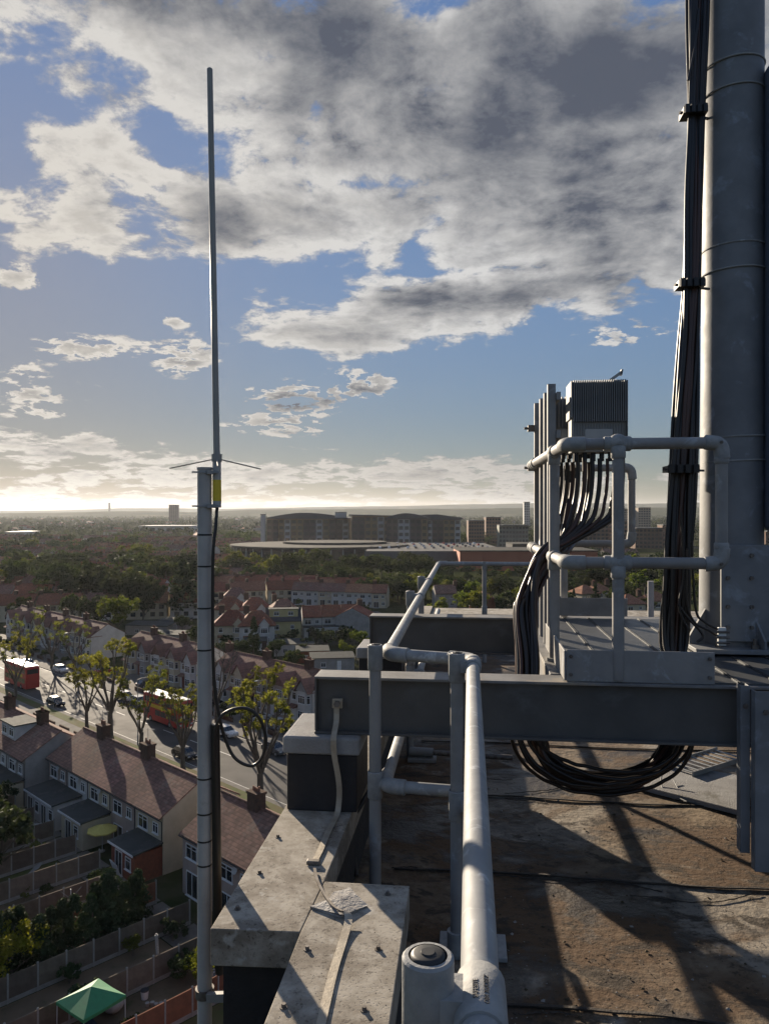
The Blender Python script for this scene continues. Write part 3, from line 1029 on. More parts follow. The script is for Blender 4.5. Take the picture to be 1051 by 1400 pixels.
# ------------------------------------------------------------------ feeder cables: radio -> bundle -> loop under the beam -> mast
rc = random.Random(11)
NCAB = 20
mast_path = [P(921, 880, 3.72), P(926, 780, 3.73), P(931, 680, 3.75), P(937, 560, 3.77), P(942, 470, 3.79), P(945, 385, 3.80), P(948, 270, 3.82), P(951, 150, 3.83), P(954, 0, 3.84), P(958, -200, 3.85), P(962, -420, 3.86)]
SPREAD = [1.0, 1.0, .95, .8, .72, .62, .66, .55, .72, .8, .8]
for i in range(NCAB):
    c6 = i % 7
    row = i // 7
    u = (c6 - 3) / 3.0
    px = 787 + c6 * 10.4
    yy = (4.04, 4.33, 4.64)[row]
    x0 = .55 + c6 * .038 if row == 0 else .475 + c6 * .03
    q0 = Vector((x0, yy, 1.955))
    k = i / (NCAB - 1)
    sag = .09 + .14 * k + rc.uniform(-.02, .02)
    j = lambda s: rc.uniform(-s, s)
    off = rc.uniform(-.62, .62)
    oy = rc.uniform(-.5, .5)
    om = ((i * 7) % NCAB) / (NCAB - 1) * 1.24 - .62
    pts = [q0, q0 + Vector((0, 0, -.10)), q0 + Vector((-.015, -.01, -.22)), Vector((x0 - .06, yy - .08, 1.63 - .07 * row + .02 * u)),
           Vector((.47 + .02 * u, 3.93 + j(.02), 1.545 - .09 * k)), Vector((.365 + .03 * off, 3.83 + j(.02), 1.515 - .15 * k)), Vector((.295 + .05 * off, 3.79 + .08 * oy, 1.41 - .17 * k)),
           Vector((.262 + .085 * off + j(.012), 3.74 + .11 * oy, 1.22)), Vector((.262 + .08 * off + j(.012), 3.62 + .10 * oy, 1.0)), Vector((.262 + .075 * off + j(.01), 3.55 + .09 * oy, .80)),
           Vector((.31 + .05 * k * u, 3.53 + .05 * row, .66 - .03 * k)), Vector((.39 + j(.02), 3.52 + .06 * row + j(.02), .62 - sag * .74)), Vector((.60 + j(.03), 3.55 + .06 * row + j(.02), .60 - sag + j(.01))),
           Vector((.83 + j(.03), 3.60 + j(.03), .62 - sag * .66 + j(.01))), Vector((.955 + .03 * u, 3.66 + .03 * row, .76)), Vector((.97 + .02 * u, 3.72 + .02 * row, .92))]
    for m_, (q, sp) in enumerate(zip(mast_path, SPREAD)):
        pts.append(q + Vector(((om + .12 * math.sin(m_ * 1.3 + i)) * .092 * sp, (.06 * oy + .012 * math.sin(m_ * .9 + 2 * i)) * sp, 0)))
    b = MB().tube(spline(pts, 6), .0122 if i % 4 else .0090, 9)
    o = b.build('feeder_cable', M_cable_sheen if i % 3 == 1 else M_cable, None, smooth=60)
    tag(o, '%s feeder cable looping from the radio units under the beam and up the mast' % ('sunlit brown' if i % 3 == 1 else 'thick black' if i % 4 else 'thinner black'), 'cable', 'feeder cables of the mast')
# spare loops coiled under the beam
for i in range(6):
    rr_ = .255 + .014 * i
    cx_, cz_ = .60 + rc.uniform(-.02, .02), .70
    pts = []
    for k in range(25):
        a_ = PI + PI * k / 24
        pts.append(Vector((cx_ + rr_ * 1.22 * math.cos(a_), 3.47 + .018 * i + .05 * math.sin(a_ * 2 + i), cz_ + (rr_ * (.62 + .07 * i) + rc.uniform(-.004, .004)) * math.sin(a_))))
    pts = [pts[0] + Vector((-.01, .02, .12))] + pts + [pts[-1] + Vector((.03, .06, .12))]
    o = MB().tube(spline(pts, 2), .0085, 8).build('coiled_cable', M_cable, smooth=60)
    tag(o, 'black cable hanging in a slack half loop beneath the near beam', 'cable', 'slack cables under the beam')
# bundle clamps on the mast run
for py, px, d, wd in ((150, 950, 3.79, .115), (387, 945, 3.755, .125), (641, 933, 3.69, .15)):
    q = P(px, py, d)
    t = thing('cable_clamp', {150: 'uppermost black clamp holding the cable bundle to the mast', 387: 'middle black clamp holding the cable bundle to the mast', 641: 'lowest clamp on the cable bundle beside the platform rail'}[py], 'cable clamp', q, world=True, group='clamps on the cable bundle')
    b = MB().box(q.x - wd / 2, q.x + wd / 2, q.y - .012, q.y + .085, q.z - .015, q.z + .015)
    for k in range(4):
        xx = q.x - wd / 2 + wd * (k + .5) / 4
        b.cyl((xx, q.y - .013, q.z - .02), (xx, q.y - .013, q.z + .02), wd / 9, 8)
    b.build('block', M_blackpl, t)
    MB().bar((q.x - wd / 2 - .012, q.y + .02, q.z), (q.x + wd / 2 + .05, q.y + .10, q.z - .004), .012, .010).build('strap', M_bolt, t)
# thin cables at the mast's foot
for i, pts in enumerate(([(938, 750), (938, 820), (948, 850), (968, 862), (984, 872)], [(945, 740), (950, 830), (962, 850), (980, 860)], [(926, 826), (940, 845), (960, 868), (952, 878)], [(930, 700), (934, 780), (928, 830), (940, 860)], [(955, 12), (950, 60), (940, 110)])):
    dd = 3.62 if i < 4 else 3.8
    o = MB().tube(spline([P(a_, b_, dd) for a_, b_ in pts], 6), .006, 8).build('thin_cable', M_cable, smooth=60)
    tag(o, ['thin black cable drooping to the terminal block at the mast foot', 'thin black cable behind, hugging the mast down to its foot', 'short black cable curling over the deck by the mast foot', 'thin black cable dropping straight beside the feeder bundle', 'thin black cable joining the bundle at the top of the picture'][i], 'cable')
q = P(987, 883, 3.6)
tb = thing('terminal_block', 'small silver earth terminal block on the deck by the mast foot', 'terminal block', q, world=True)
MB().box(q.x - .018, q.x + .018, q.y, q.y + .02, q.z, q.z + .085).build('block', M_white, tb, bevel=.003)
for zz in (.015, .04, .065):
    MB().cyl((q.x - .03, q.y - .004, q.z + zz), (q.x + .03, q.y - .004, q.z + zz), .006, 8).build('screw', M_bolt, tb)
# vent pipe standing at the back of the roof
q = P(889, 838, 7.0)
vp = thing('vent_pipe', 'slim grey vent pipe standing behind the platform beside the cables', 'pipe', (q.x, q.y, 0), world=True)
MB().cyl((q.x, q.y, .0), (q.x, q.y, 1.05), .028, 16).build('pipe', M_pole, vp, smooth=40)
MB().cyl((q.x, q.y, 0), (q.x, q.y, .06), .05, 16).build('collar', M_bolt, vp, smooth=40)

# ------------------------------------------------------------------ things lying on the deck
def slab_on(pts, z0, z1):
    return MB().prism([(q.x, q.y) for q in [PZ(px, py, z1) for px, py in pts]], 'z', z0, z1)
o = slab_on([(868, 1072), (1010, 1108), (1012, 1060), (915, 1043)], .004, .035).build('paving_slab', M_concs, bevel=.006)
tag(o, 'pale flat slab lying in sunlight under the platform', 'slab')
tr = thing('cable_tray', 'slotted metal tray lying aslant on the pale slab under the platform', 'cable tray', PZ(945, 1050, .06), world=True)
A, B_ = PZ(925, 1052, .05), PZ(1000, 1030, .05)
d = (B_ - A).normalized()
s = d.cross(Vector((0, 0, 1)))
for k in (-1, 1):
    MB().bar(A + s * .11 * k, B_ + s * .11 * k, .006, .03).build('side_rail', M_galv, tr)
L_ = (B_ - A).length
for k in range(9):
    q = A + d * (L_ * (k + .5) / 9)
    MB().bar(q - s * .105, q + s * .105, .022, .004).build('rung', M_galv, tr)
# bent wire clip
o = MB().tube(spline([PZ(906, 1052, .10), PZ(903, 1070, .05), PZ(910, 1085, .02), PZ(925, 1090, .02), PZ(938, 1096, .02)], 6), .004, 8).build('wire_clip', M_galv, smooth=60)
tag(o, 'bent pale wire lying on the deck beside the pale slab', 'wire')
o = MB().tube(spline([PZ(918, 1062, .06), PZ(927, 1080, .03), PZ(935, 1096, .015)], 6), .003, 8).build('wire_clip', M_galv, smooth=60)
tag(o, 'straight pale wire lying on the deck next to the bent one', 'wire')
# drain pipe outlet and cable along the upstand
dp_ = thing('pipe_bracket', 'short grey pipe end on a plate seen beneath the near beam', 'pipe', PZ(578, 1030, .05), world=True)
q0, q1 = PZ(560, 1027, .06), PZ(592, 1029, .06)
MB().cyl(q0, q1, .03, 16).build('pipe', M_galvd, dp_, smooth=40)
m_ = (q0 + q1) / 2
MB().box(m_.x - .09, m_.x + .10, m_.y - .06, m_.y + .06, .004, .028).build('plate', M_galvd, dp_, bevel=.003)
MB().cyl(q1 + Vector((0, 0, .0)), PZ(700, 1036, .05), .018, 12).build('thin_pipe', M_bolt, dp_, smooth=40)
o = MB().tube(spline([PZ(487, 1198, .02), PZ(482, 1160, .12), PZ(478, 1128, .30), PZ(500, 1090, .40), PZ(520, 1060, .42), PZ(540, 1040, .38)], 6), .012, 10).build('upstand_cable', M_cable, smooth=60)
tag(o, 'black cable climbing over the inner edge of the parapet beside the padstone', 'cable')


def crack(pts, seed, w0=.004, name='deck_crack'):
    q = random.Random(seed)
    L, Rr = [], []
    wv = 0.0
    P_ = spline([PZ(a_, b_, .006) for a_, b_ in pts], 14)
    for i, p in enumerate(P_):
        d = (P_[min(i + 1, len(P_) - 1)] - P_[max(i - 1, 0)]).normalized()
        s = Vector((-d.y, d.x, 0))
        wv = .6 * wv + q.uniform(-.006, .006) if i else 0.0
        c = p + s * (wv + .012 * math.sin(i * .23 + seed))
        ww = w0 * q.uniform(.15, 1.3) * (0.15 if (i * 7 + seed * 5) % 23 < 5 else 1)
        L.append(c + s * ww)
        Rr.append(c - s * ww)
    n = len(L)
    b = MB()
    b.add([(v.x, v.y, .0055) for v in L] + [(v.x, v.y, .0055) for v in Rr] + [(v.x, v.y, .009) for v in [(L[i] + Rr[i]) / 2 for i in range(n)]],
          [(i, i + 1, 2 * n + i + 1, 2 * n + i) for i in range(n - 1)] + [(2 * n + i, 2 * n + i + 1, n + i + 1, n + i) for i in range(n - 1)])
    return b


b = MB()
for i, pts in enumerate(([(535, 1187), (575, 1188), (625, 1194)], [(676, 1198), (760, 1202), (830, 1206), (905, 1218)], [(690, 1086), (740, 1080), (800, 1078), (900, 1084), (1010, 1112)], [(690, 1092), (720, 1094), (745, 1096)],
                         [(700, 1382), (740, 1386), (790, 1386)], [(545, 1288), (556, 1310), (560, 1335)], [(560, 1060), (620, 1063), (700, 1066)], [(860, 1225), (950, 1232), (1040, 1222)])):
    m2 = crack(pts, i, .006 if i in (1, 2) else .004)
    b.add(m2.v, m2.f)
# felt laps: the upper sheet's edge stands a few millimetres proud
for yy, x0, x1 in ((2.62, .0, 3.2), (3.58, -.35, 3.6), (4.55, -.35, 3.6), (5.6, -.35, 4.0)):
    q_ = random.Random(int(yy * 100))
    n_ = 40
    edge = [(x0 + (x1 - x0) * k / n_, yy + q_.uniform(-.006, .006) + .02 * math.sin(k * .35)) for k in range(n_ + 1)]
    vv_ = []
    for x, y in edge:
        vv_ += [(x, y, .0045), (x, y - .001, .0115), (x, y + .012, .0105), (x, y + .022, .0048)]
    b.add(vv_, [(4 * k + j, 4 * k + 4 + j, 4 * k + 5 + j, 4 * k + 1 + j) for k in range(n_) for j in range(3)])
M_seam = mat('lap_bitumen', (.062, .047, .034), (.035, .028, .023), .85, 0, 6, .4, 60)
o = b.build('deck_seams', M_seam)
tag(o, kind='stuff')
# grit, moss and flakes on deck and coping
b = MB()
q = random.Random(5)
def chip(b, x, y, z, s):
    a_ = q.uniform(0, 6.3)
    c_, s_ = math.cos(a_) * s, math.sin(a_) * s
    h = s * q.uniform(.3, .8)
    b.add([(x + c_, y + s_, z), (x - s_ * q.uniform(.5, 1), y + c_ * q.uniform(.5, 1), z), (x - c_, y - s_ * .7, z), (x + s_ * .8, y - c_, z), (x + q.uniform(-.2, .2) * s, y + q.uniform(-.2, .2) * s, z + h)],
          [(0, 1, 4), (1, 2, 4), (2, 3, 4), (3, 0, 4)])
for k in range(6500):
    x = q.uniform(-.1, 2.4)
    y = q.uniform(.8, 5.0)
    if q.random() < .5:
        x, y = q.gauss(.55, .35), q.gauss(1.9, .5)
    b.cm = 0 if q.random() < .75 else 1
    chip(b, x, y, .002, q.uniform(.0012, .0045) * (1 + 1.6 * (q.random() < .12)))
for k in range(900):
    x, y = q.uniform(-.49, -.2), q.uniform(.9, 2.57)
    b.cm = 0 if q.random() < .8 else 1
    chip(b, x, y, .4195, q.uniform(.0008, .0028))
for k in range(160):
    x, y = q.gauss(-.25, .05), q.gauss(2.75, .1)
    b.cm = 0 if q.random() < .5 else 1
    chip(b, x, y, .002, q.uniform(.004, .012))
M_moss = mat('dry_moss', (.05, .038, .02), (.085, .06, .03), .95)
M_flake = mat('pale_flake', (.30, .28, .25), (.22, .20, .18), .9)
o = b.build('roof_grit', [M_moss, M_flake])
tag(o, kind='stuff')
# ================================================================== THE TOWN
M_tile = mat('roof_tiles_brown', (.235, .125, .092), (.17, .096, .075), .85, 0, 1.3, .5, 14, tint=.16, c3=(.21, .155, .12), s3=.6, courses=.17, spec=.12)
M_tiler = mat('roof_tiles_red', (.26, .095, .055), (.20, .078, .05), .85, 0, 1.3, .5, 14, tint=.2, c3=(.18, .11, .085), s3=.7, courses=.17, spec=.12)
M_tileo = mat('roof_tiles_orange', (.32, .155, .09), (.25, .12, .072), .85, 0, 1.3, .5, 14, tint=.15, courses=.17, spec=.12)
M_slate = mat('roof_slate_grey', (.075, .075, .08), (.055, .055, .06), .7, 0, 2, .4, 14, tint=.15, spec=.1)
M_felt_r = mat('flat_roof_felt', (.06, .065, .062), (.045, .05, .047), .85, 0, .9, .3, 10, c3=(.10, .10, .09), s3=.8, spec=.1)
W_white = mat('render_white', (.56, .54, .50), (.47, .45, .41), .9, 0, .8, .3, 9, spec=.1)
W_cream = mat('render_cream', (.52, .45, .32), (.44, .38, .27), .9, 0, .8, .3, 9, spec=.1)
W_pink = mat('pebbledash_pink', (.37, .29, .245), (.30, .24, .20), .95, 0, .9, .6, 18, spec=.1)
W_grey = mat('pebbledash_grey', (.33, .31, .285), (.26, .25, .23), .95, 0, .9, .6, 18, spec=.1)
W_yellow = mat('render_yellow', (.46, .40, .20), (.40, .34, .17), .9, 0, .8, .3, 9, spec=.1)
W_brick = mat('house_brick', (.24, .085, .05), (.17, .065, .042), .9, 0, 2.5, .5, 20, spec=.1)
W_stock = mat('chimney_brick', (.12, .075, .055), (.08, .055, .042), .95, 0, 3, .6, 20, spec=.1)
M_upvc = mat('window_frame_white', (.68, .68, .66), (.6, .6, .58), .5)
M_glass = mat('window_glass', (.03, .035, .04), (.02, .024, .028), .08, 0, 1, spec=.8)
M_dark = mat('dark_trim', (.03, .028, .026), (.02, .02, .02), .7)
M_pot = mat('chimney_pot', (.26, .12, .07), (.2, .09, .06), .9)
M_road = mat('road_asphalt', (.085, .080, .075), (.065, .062, .060), .8, 0, .25, .4, 12, c3=(.12, .11, .10), s3=.12, coord='Object', spec=.1)
M_pave = mat('pavement_flags', (.19, .175, .155), (.14, .13, .115), .9, 0, .6, .4, 8, spec=.1)
M_mark = mat('road_paint', (.55, .54, .50), (.4, .4, .37), .7)
M_lawn = mat('lawn_grass', (.085, .105, .032), (.12, .10, .048), .95, 0, .45, .8, 9, c3=(.10, .075, .045), s3=.35, spec=.1)
M_soil = mat('garden_soil', (.17, .12, .078), (.12, .092, .06), .95, 0, .5, .8, 8, c3=(.055, .065, .025), s3=.5, spec=.1)
M_patio = mat('patio_flags', (.21, .185, .155), (.15, .135, .115), .9, 0, 1.2, .4, 8, spec=.1)
M_fence = mat('fence_panel_wood', (.18, .14, .105), (.125, .098, .075), .9, 0, 1.4, .5, 14, tint=.2, spec=.1)
M_fencer = mat('fence_panel_red', (.24, .10, .06), (.17, .075, .047), .9, 0, 1.4, .5, 14, tint=.15, spec=.1)
M_cpost = mat('concrete_post', (.33, .31, .275), (.26, .245, .22), .9, 0, 3)
M_bark = mat('tree_bark', (.12, .10, .075), (.075, .062, .048), .95, 0, 2.5, .6, 12)


def leaf_mat(name, c1, c2, tr=.35, tint=.25, sc=.35):
    m_ = bpy.data.materials.new(name)
    m_.use_nodes = True
    N = NT(m_.node_tree)
    b = m_.node_tree.nodes['Principled BSDF']
    out = m_.node_tree.nodes['Material Output']
    b.inputs['Roughness'].default_value = .75
    b.inputs['Specular IOR Level'].default_value = .08
    tc = N.node('ShaderNodeTexCoord').outputs['Object']
    col = N.mix(N.smooth(N.noise(tc, sc, 4, .6), .35, .65), c1, c2)
    oi = N.node('ShaderNodeObjectInfo').outputs['Random']
    hv = N.node('ShaderNodeHueSaturation')
    N.put(hv.inputs['Value'], N.m('ADD', N.m('MULTIPLY', oi, tint * 2), 1 - tint))
    N.put(hv.inputs['Hue'], N.m('ADD', N.m('MULTIPLY', N.m('FRACT', N.m('MULTIPLY', oi, 5.7)), .05), .475))
    N.put(hv.inputs['Color'], col)
    N.put(b.inputs['Base Color'], hv.outputs[0])
    t = N.node('ShaderNodeBsdfTranslucent')
    N.put(t.inputs['Color'], N.mix(1.0, hv.outputs[0], (1.25, 1.2, .55), 'MULTIPLY'))
    mx = N.node('ShaderNodeMixShader')
    mx.inputs[0].default_value = tr
    m_.node_tree.links.new(b.outputs[0], mx.inputs[1])
    m_.node_tree.links.new(t.outputs[0], mx.inputs[2])
    m_.node_tree.links.new(mx.outputs[0], out.inputs[0])
    return m_


L_dark = leaf_mat('leaves_dark', (.032, .047, .025), (.050, .065, .033), .22)
L_mid = leaf_mat('leaves_mid', (.040, .058, .024), (.062, .080, .034), .28)
L_light = leaf_mat('leaves_light', (.085, .115, .022), (.13, .15, .035), .4)
L_plane = leaf_mat('leaves_plane_tufts', (.11, .135, .028), (.17, .175, .045), .5)
L_con = leaf_mat('conifer_foliage', (.032, .050, .024), (.050, .068, .030), .15)
L_yel = leaf_mat('leaves_yellow_green', (.15, .16, .018), (.21, .20, .03), .4)

# ------------------------------------------------------------------ ground
def ground_material():
    m_ = bpy.data.materials.new('town_ground')
    m_.use_nodes = True
    N = NT(m_.node_tree)
    b = m_.node_tree.nodes['Principled BSDF']
    tc = N.node('ShaderNodeTexCoord').outputs['Object']
    a_ = N.noise(tc, .02, 6, .6)
    c_ = N.noise(tc, .004, 5, .6)
    f_ = N.noise(tc, .35, 5, .65)
    col = N.mix(N.smooth(f_, .35, .65), (.032, .042, .016), (.060, .058, .032))
    col = N.mix(N.smooth(a_, .56, .66), col, (.085, .078, .062))
    col = N.mix(N.smooth(c_, .5, .62), col, (.034, .044, .016))
    N.put(b.inputs['Base Color'], col)
    b.inputs['Roughness'].default_value = 1.0
    b.inputs['Specular IOR Level'].default_value = 0.0
    return m_


g_ = MB()
n = 96
rad = [0, 60, 200, 600, 1500, 4000, 9000, 15000]
vv = [(0, 0, GZ)]
for r1 in rad[1:]:
    vv += [(r1 * math.cos(2 * PI * k / n), r1 * math.sin(2 * PI * k / n), GZ) for k in range(n)]
fs = [(0, 1 + k, 1 + (k + 1) % n) for k in range(n)]
for j in range(len(rad) - 2):
    fs += [(1 + j * n + k, 1 + (j + 1) * n + k, 1 + (j + 1) * n + (k + 1) % n, 1 + j * n + (k + 1) % n) for k in range(n)]
g_.add(vv, fs)
tag(g_.build('ground', ground_material()), kind='structure')


def strip(name, m_, s0, s1, n0, n1, h, kind='structure', seg=1):
    b = MB()
    for k in range(seg):
        a0, a1 = s0 + (s1 - s0) * k / seg, s0 + (s1 - s0) * (k + 1) / seg
        b.quad(tw(a0, n0, h), tw(a1, n0, h), tw(a1, n1, h), tw(a0, n1, h))
    o = b.build(name, m_)
    if kind:
        tag(o, kind=kind)
    return o


def raised(name, m_, s0, s1, n0, n1, h):
    b = MB()
    p = [tw(s0, n0, 0), tw(s1, n0, 0), tw(s1, n1, 0), tw(s0, n1, 0)]
    q = [Vector((a_.x, a_.y, GZ + h)) for a_ in p]
    b.add(p + q, [(4, 5, 6, 7), (0, 1, 5, 4), (1, 2, 6, 5), (2, 3, 7, 6), (3, 0, 4, 7)])
    return tag(b.build(name, m_), kind='structure')


strip('road', M_road, -420, 60, 54, 66, .012)
raised('pavement', M_pave, -420, 60, 49.6, 54, .12)
raised('pavement', M_pave, -420, 60, 66, 69.4, .12)
strip('grass_verge', M_lawn, -420, 60, 51.6, 53.3, .126)
strip('service_yard', M_patio, -420, 60, 69.45, 77, .012)
strip('front_garden', M_soil, -420, 60, 44.5, 49.55, .012)
mk = MB()
for k in range(46):
    s0 = -330 + k * 7.5
    mk.quad(tw(s0, 59.95, .018), tw(s0 + 3, 59.95, .018), tw(s0 + 3, 60.12, .018), tw(s0, 60.12, .018))
for nn in (54.25, 65.7):
    mk.quad(tw(-400, nn, .018), tw(40, nn, .018), tw(40, nn + .1, .018), tw(-400, nn + .1, .018))
tag(mk.build('lane_markings', M_mark), kind='stuff')
# front-garden low walls both sides (one length per house)
wall_src = None
for row, (nn, ss) in enumerate(((69.7, [-220 + 5.6 * k for k in range(26)]), (49.3, [-125 + 5.0 * k for k in range(18)]))):
    for k, s_ in enumerate(ss):
        if wall_src is None:
            wall_src = MB().box(-1.55, 1.55, -.11, .11, 0, .75).build('garden_wall', W_stock)
            o = wall_src
        else:
            o = wall_src.copy()
            C.objects.link(o)
        o.location = tw(s_, nn, .0)
        o.rotation_euler = (0, 0, TROT)
        tag(o, 'low brick front garden wall on the %s side of the road' % ('far' if row == 0 else 'near'), 'garden wall', 'low front garden walls')

# ------------------------------------------------------------------ houses
WCACHE = {}


def window(par, loc, rz, w, h, nl=2, name='window'):
    key = (round(w, 2), round(h, 2), nl)
    if key not in WCACHE:
        b = MB()
        t = .075
        b.box(-w / 2, -w / 2 + t, -.05, .03, 0, h).box(w / 2 - t, w / 2, -.05, .03, 0, h)
        b.box(-w / 2 + t, w / 2 - t, -.05, .03, 0, t).box(-w / 2 + t, w / 2 - t, -.05, .03, h - t, h)
        for k in range(1, nl):
            x = -w / 2 + w * k / nl
            b.box(x - .035, x + .035, -.045, .028, t, h - t)
        if h < 1.6:
            b.box(-w / 2 + t, w / 2 - t, -.04, .026, h * .70, h * .70 + .05)
        b.box(-w / 2 - .08, w / 2 + .08, -.12, .025, -.07, -.002)
        f = b.build('window', M_upvc)
        p = MB().box(-w / 2 + .02, w / 2 - .02, -.02, .02, .02, h - .02).build('pane', M_glass)
        WCACHE[key] = (f.data, p.data)
        bpy.data.objects.remove(f)
        bpy.data.objects.remove(p)
    fd, pd = WCACHE[key]
    o = bpy.data.objects.new(name, fd)
    C.objects.link(o)
    o.parent = par
    o.location = loc
    o.rotation_euler = (0, 0, rz)
    p = bpy.data.objects.new('pane', pd)
    C.objects.link(p)
    p.parent = o
    return o


def house(label, wallm, w=5.0, D=8.0, E=5.3, H=7.6, roofm=None, front='bay', rear='std', ext=None, hip=(0, 0), chim=(1,), lab_group=None, seedv=0, dormer=False, gablem=None, frontlow=None):
    roofm = roofm or M_tile
    q = random.Random(seedv)
    t = thing('terraced_house' if hip == (0, 0) else 'hipped_house', label, 'house', group=lab_group)
    m = (H - E) / (D / 2)
    x0, x1 = -w / 2 + .003, w / 2 - .003
    zo = lambda y: E + .12 + m * (y if y <= D / 2 else D - y)
    if hip == (0, 0):
        MB().prism([(0, -.2), (D, -.2), (D, E), (D / 2, H - .05), (0, E)], 'x', x0, x1).build('wall', wallm, t)
        b = MB()
        b.prism([(-.38, zo(-.38)), (-.38, zo(-.38) - .15), (D / 2, H - .03), (D + .38, zo(D + .38) - .15), (D + .38, zo(D + .38)), (D / 2, H + .12)], 'x', x0, x1)
        rf = b.build('roof', roofm, t)
    else:
        MB().box(x0, x1, 0, D, -.2, E).build('wall', wallm, t)
        hl, hr = hip
        xa, xb = x0 - (.35 if hl else 0), x1 + (.35 if hr else 0)
        ra, rb_ = (x0 + hl * 3.0 if hl else x0), (x1 - hr * 3.0 if hr else x1)
        if ra > rb_:
            ra = rb_ = (ra + rb_) / 2
        e = zo(-.38)
        b = MB()
        V = [(xa, -.38, e), (xb, -.38, e), (xb, D + .38, e), (xa, D + .38, e), (ra, D / 2, H + .12), (rb_, D / 2, H + .12), (xa, -.38, e - .12), (xb, -.38, e - .12), (xb, D + .38, e - .12), (xa, D + .38, e - .12)]
        b.add(V, [(0, 1, 5, 4), (2, 3, 4, 5), (3, 0, 4), (1, 2, 5), (6, 7, 1, 0), (7, 8, 2, 1), (8, 9, 3, 2), (9, 6, 0, 3), (9, 8, 7, 6)])
        rf = b.build('roof', roofm, t)
    MB().tube([(x0 + (hip[0] * 3 if hip[0] else 0), D / 2, H + .12), (x1 - (hip[1] * 3 if hip[1] else 0), D / 2, H + .12)], .13, 6).build('ridge_tile', roofm, rf)
    for cx in chim:
        b = MB().box(cx * w / 2 - .68, cx * w / 2 + .68, D / 2 - .48, D / 2 + .48, H - .5, H + 1.25)
        b.box(cx * w / 2 - .76, cx * w / 2 + .76, D / 2 - .56, D / 2 + .56, H + 1.25, H + 1.45)
        c = b.build('chimney', W_stock, rf)
        b = MB()
        for k in range(4):
            b.cyl((cx * w / 2 - .39 + .26 * k, D / 2, H + 1.45), (cx * w / 2 - .39 + .26 * k, D / 2, H + 1.45 + q.uniform(.25, .5)), .10, 8, .085)
        o_ = b.build('chimney_pots', M_pot, rf)
        o_['kind'] = 'stuff'
    b = MB()
    b.tube([(x0, -.42, zo(-.38) - .14), (x1, -.42, zo(-.38) - .14)], .06, 6)
    b.build('gutter', M_dark, t)
    MB().tube([(x0, D + .42, zo(-.38) - .14), (x1, D + .42, zo(-.38) - .14)], .06, 6).build('gutter', M_dark, t)
    MB().tube([(x1 - .12, -.40, E - .25), (x1 - .12, -.08, E - .5), (x1 - .12, -.08, .05)], .045, 6).build('downpipe', M_dark, t)
    # rear
    if rear:
        if q.random() < .6:
            b = MB().tube([(w * .05, -.16, E - .75), (w * .05, -.20, E - .72), (w * .05, -.24, E - .70)], [.05, .30, .34], 12)
            b.tube([(w * .05, -.012, E - .85), (w * .05, -.2, E - .76)], .03, 6)
            b.build('satellite_dish', M_rru, t)
        window(t, (-w * .22, -.012, 3.25), 0, 1.7, 1.25, 2)
        window(t, (w * .24, -.012, 3.45), 0, .95, 1.0, 2)
        if not ext:
            window(t, (-w * .2, -.012, .08), 0, 1.8, 2.1, 2, 'patio_door')
            window(t, (w * .26, -.012, .95), 0, 1.1, 1.15, 2)
    if ext:
        ed, em, ex0, ex1, eh = ext
        MB().box(ex0, ex1, -ed, -.004, -.2, eh).build('extension', em, t)
        b = MB().prism([(-ed - .28, eh - .02), (0.0 - .004, eh + .28), (0.0 - .004, eh + .42), (-ed - .28, eh + .12)], 'x', ex0 - .15, ex1 + .15)
        b.build('extension_roof', M_felt_r, t)
        MB().box(ex0 - .16, ex1 + .16, -ed - .33, -ed - .285, eh - .06, eh + .13).build('fascia', M_upvc, t)
        xm = (ex0 + ex1) / 2
        window(t, (xm - .75, -ed - .012, .08), 0, 1.3, 2.1, 2, 'patio_door')
        window(t, (xm + 1.0, -ed - .012, .95), 0, 1.0, 1.15, 1)
    if dormer:
        dz = zo(2.0)
        MB().box(-w * .4, w * .4, 1.0, 3.9, zo(1.0) - .1, H + .05).build('dormer', wallm, t)
        MB().box(-w * .43, w * .43, .8, 4.05, H + .052, H + .2).build('dormer_roof', M_felt_r, t)
        for xx in (-w * .2, w * .2):
            window(t, (xx, .988, zo(1.0) + .35), 0, 1.3, 1.0, 2)
    # front
    yf = D + .012
    if front == 'bay':
        bx = -w * .2
        bw, bd = 2.7, .85
        pl = [(bx - bw / 2, D + .002), (bx + bw / 2, D + .002), (bx + bw / 2 - .45, D + bd), (bx - bw / 2 + .45, D + bd)]
        MB().prism(pl, 'z', -.2, E - .05).build('bay', gablem or wallm, t)
        ha = math.atan2(bd, .45)
        for zz, hh in ((.85, 1.35), (3.35, 1.3)):
            window(t, (bx, D + bd + .012, zz), PI, bw - 1.1, hh, 3)
            for sgn in (-1, 1):
                cx_, cy_ = bx + sgn * (bw / 2 - .225), D + bd / 2
                nx_, ny_ = sgn * bd, .45
                L_ = math.hypot(nx_, ny_)
                window(t, (cx_ + nx_ / L_ * .012, cy_ + ny_ / L_ * .012, zz), math.atan2(ny_, nx_) + PI / 2, .62, hh, 1)
        # gable over the bay
        gz = E - .045
        gh = gz + 1.75
        MB().prism([(bx - bw / 2 - .1, gz), (bx + bw / 2 + .1, gz), (bx, gh)], 'y', D - 1.2, D + bd + .05).build('bay_gable', frontlow or wallm, t)
        b = MB()
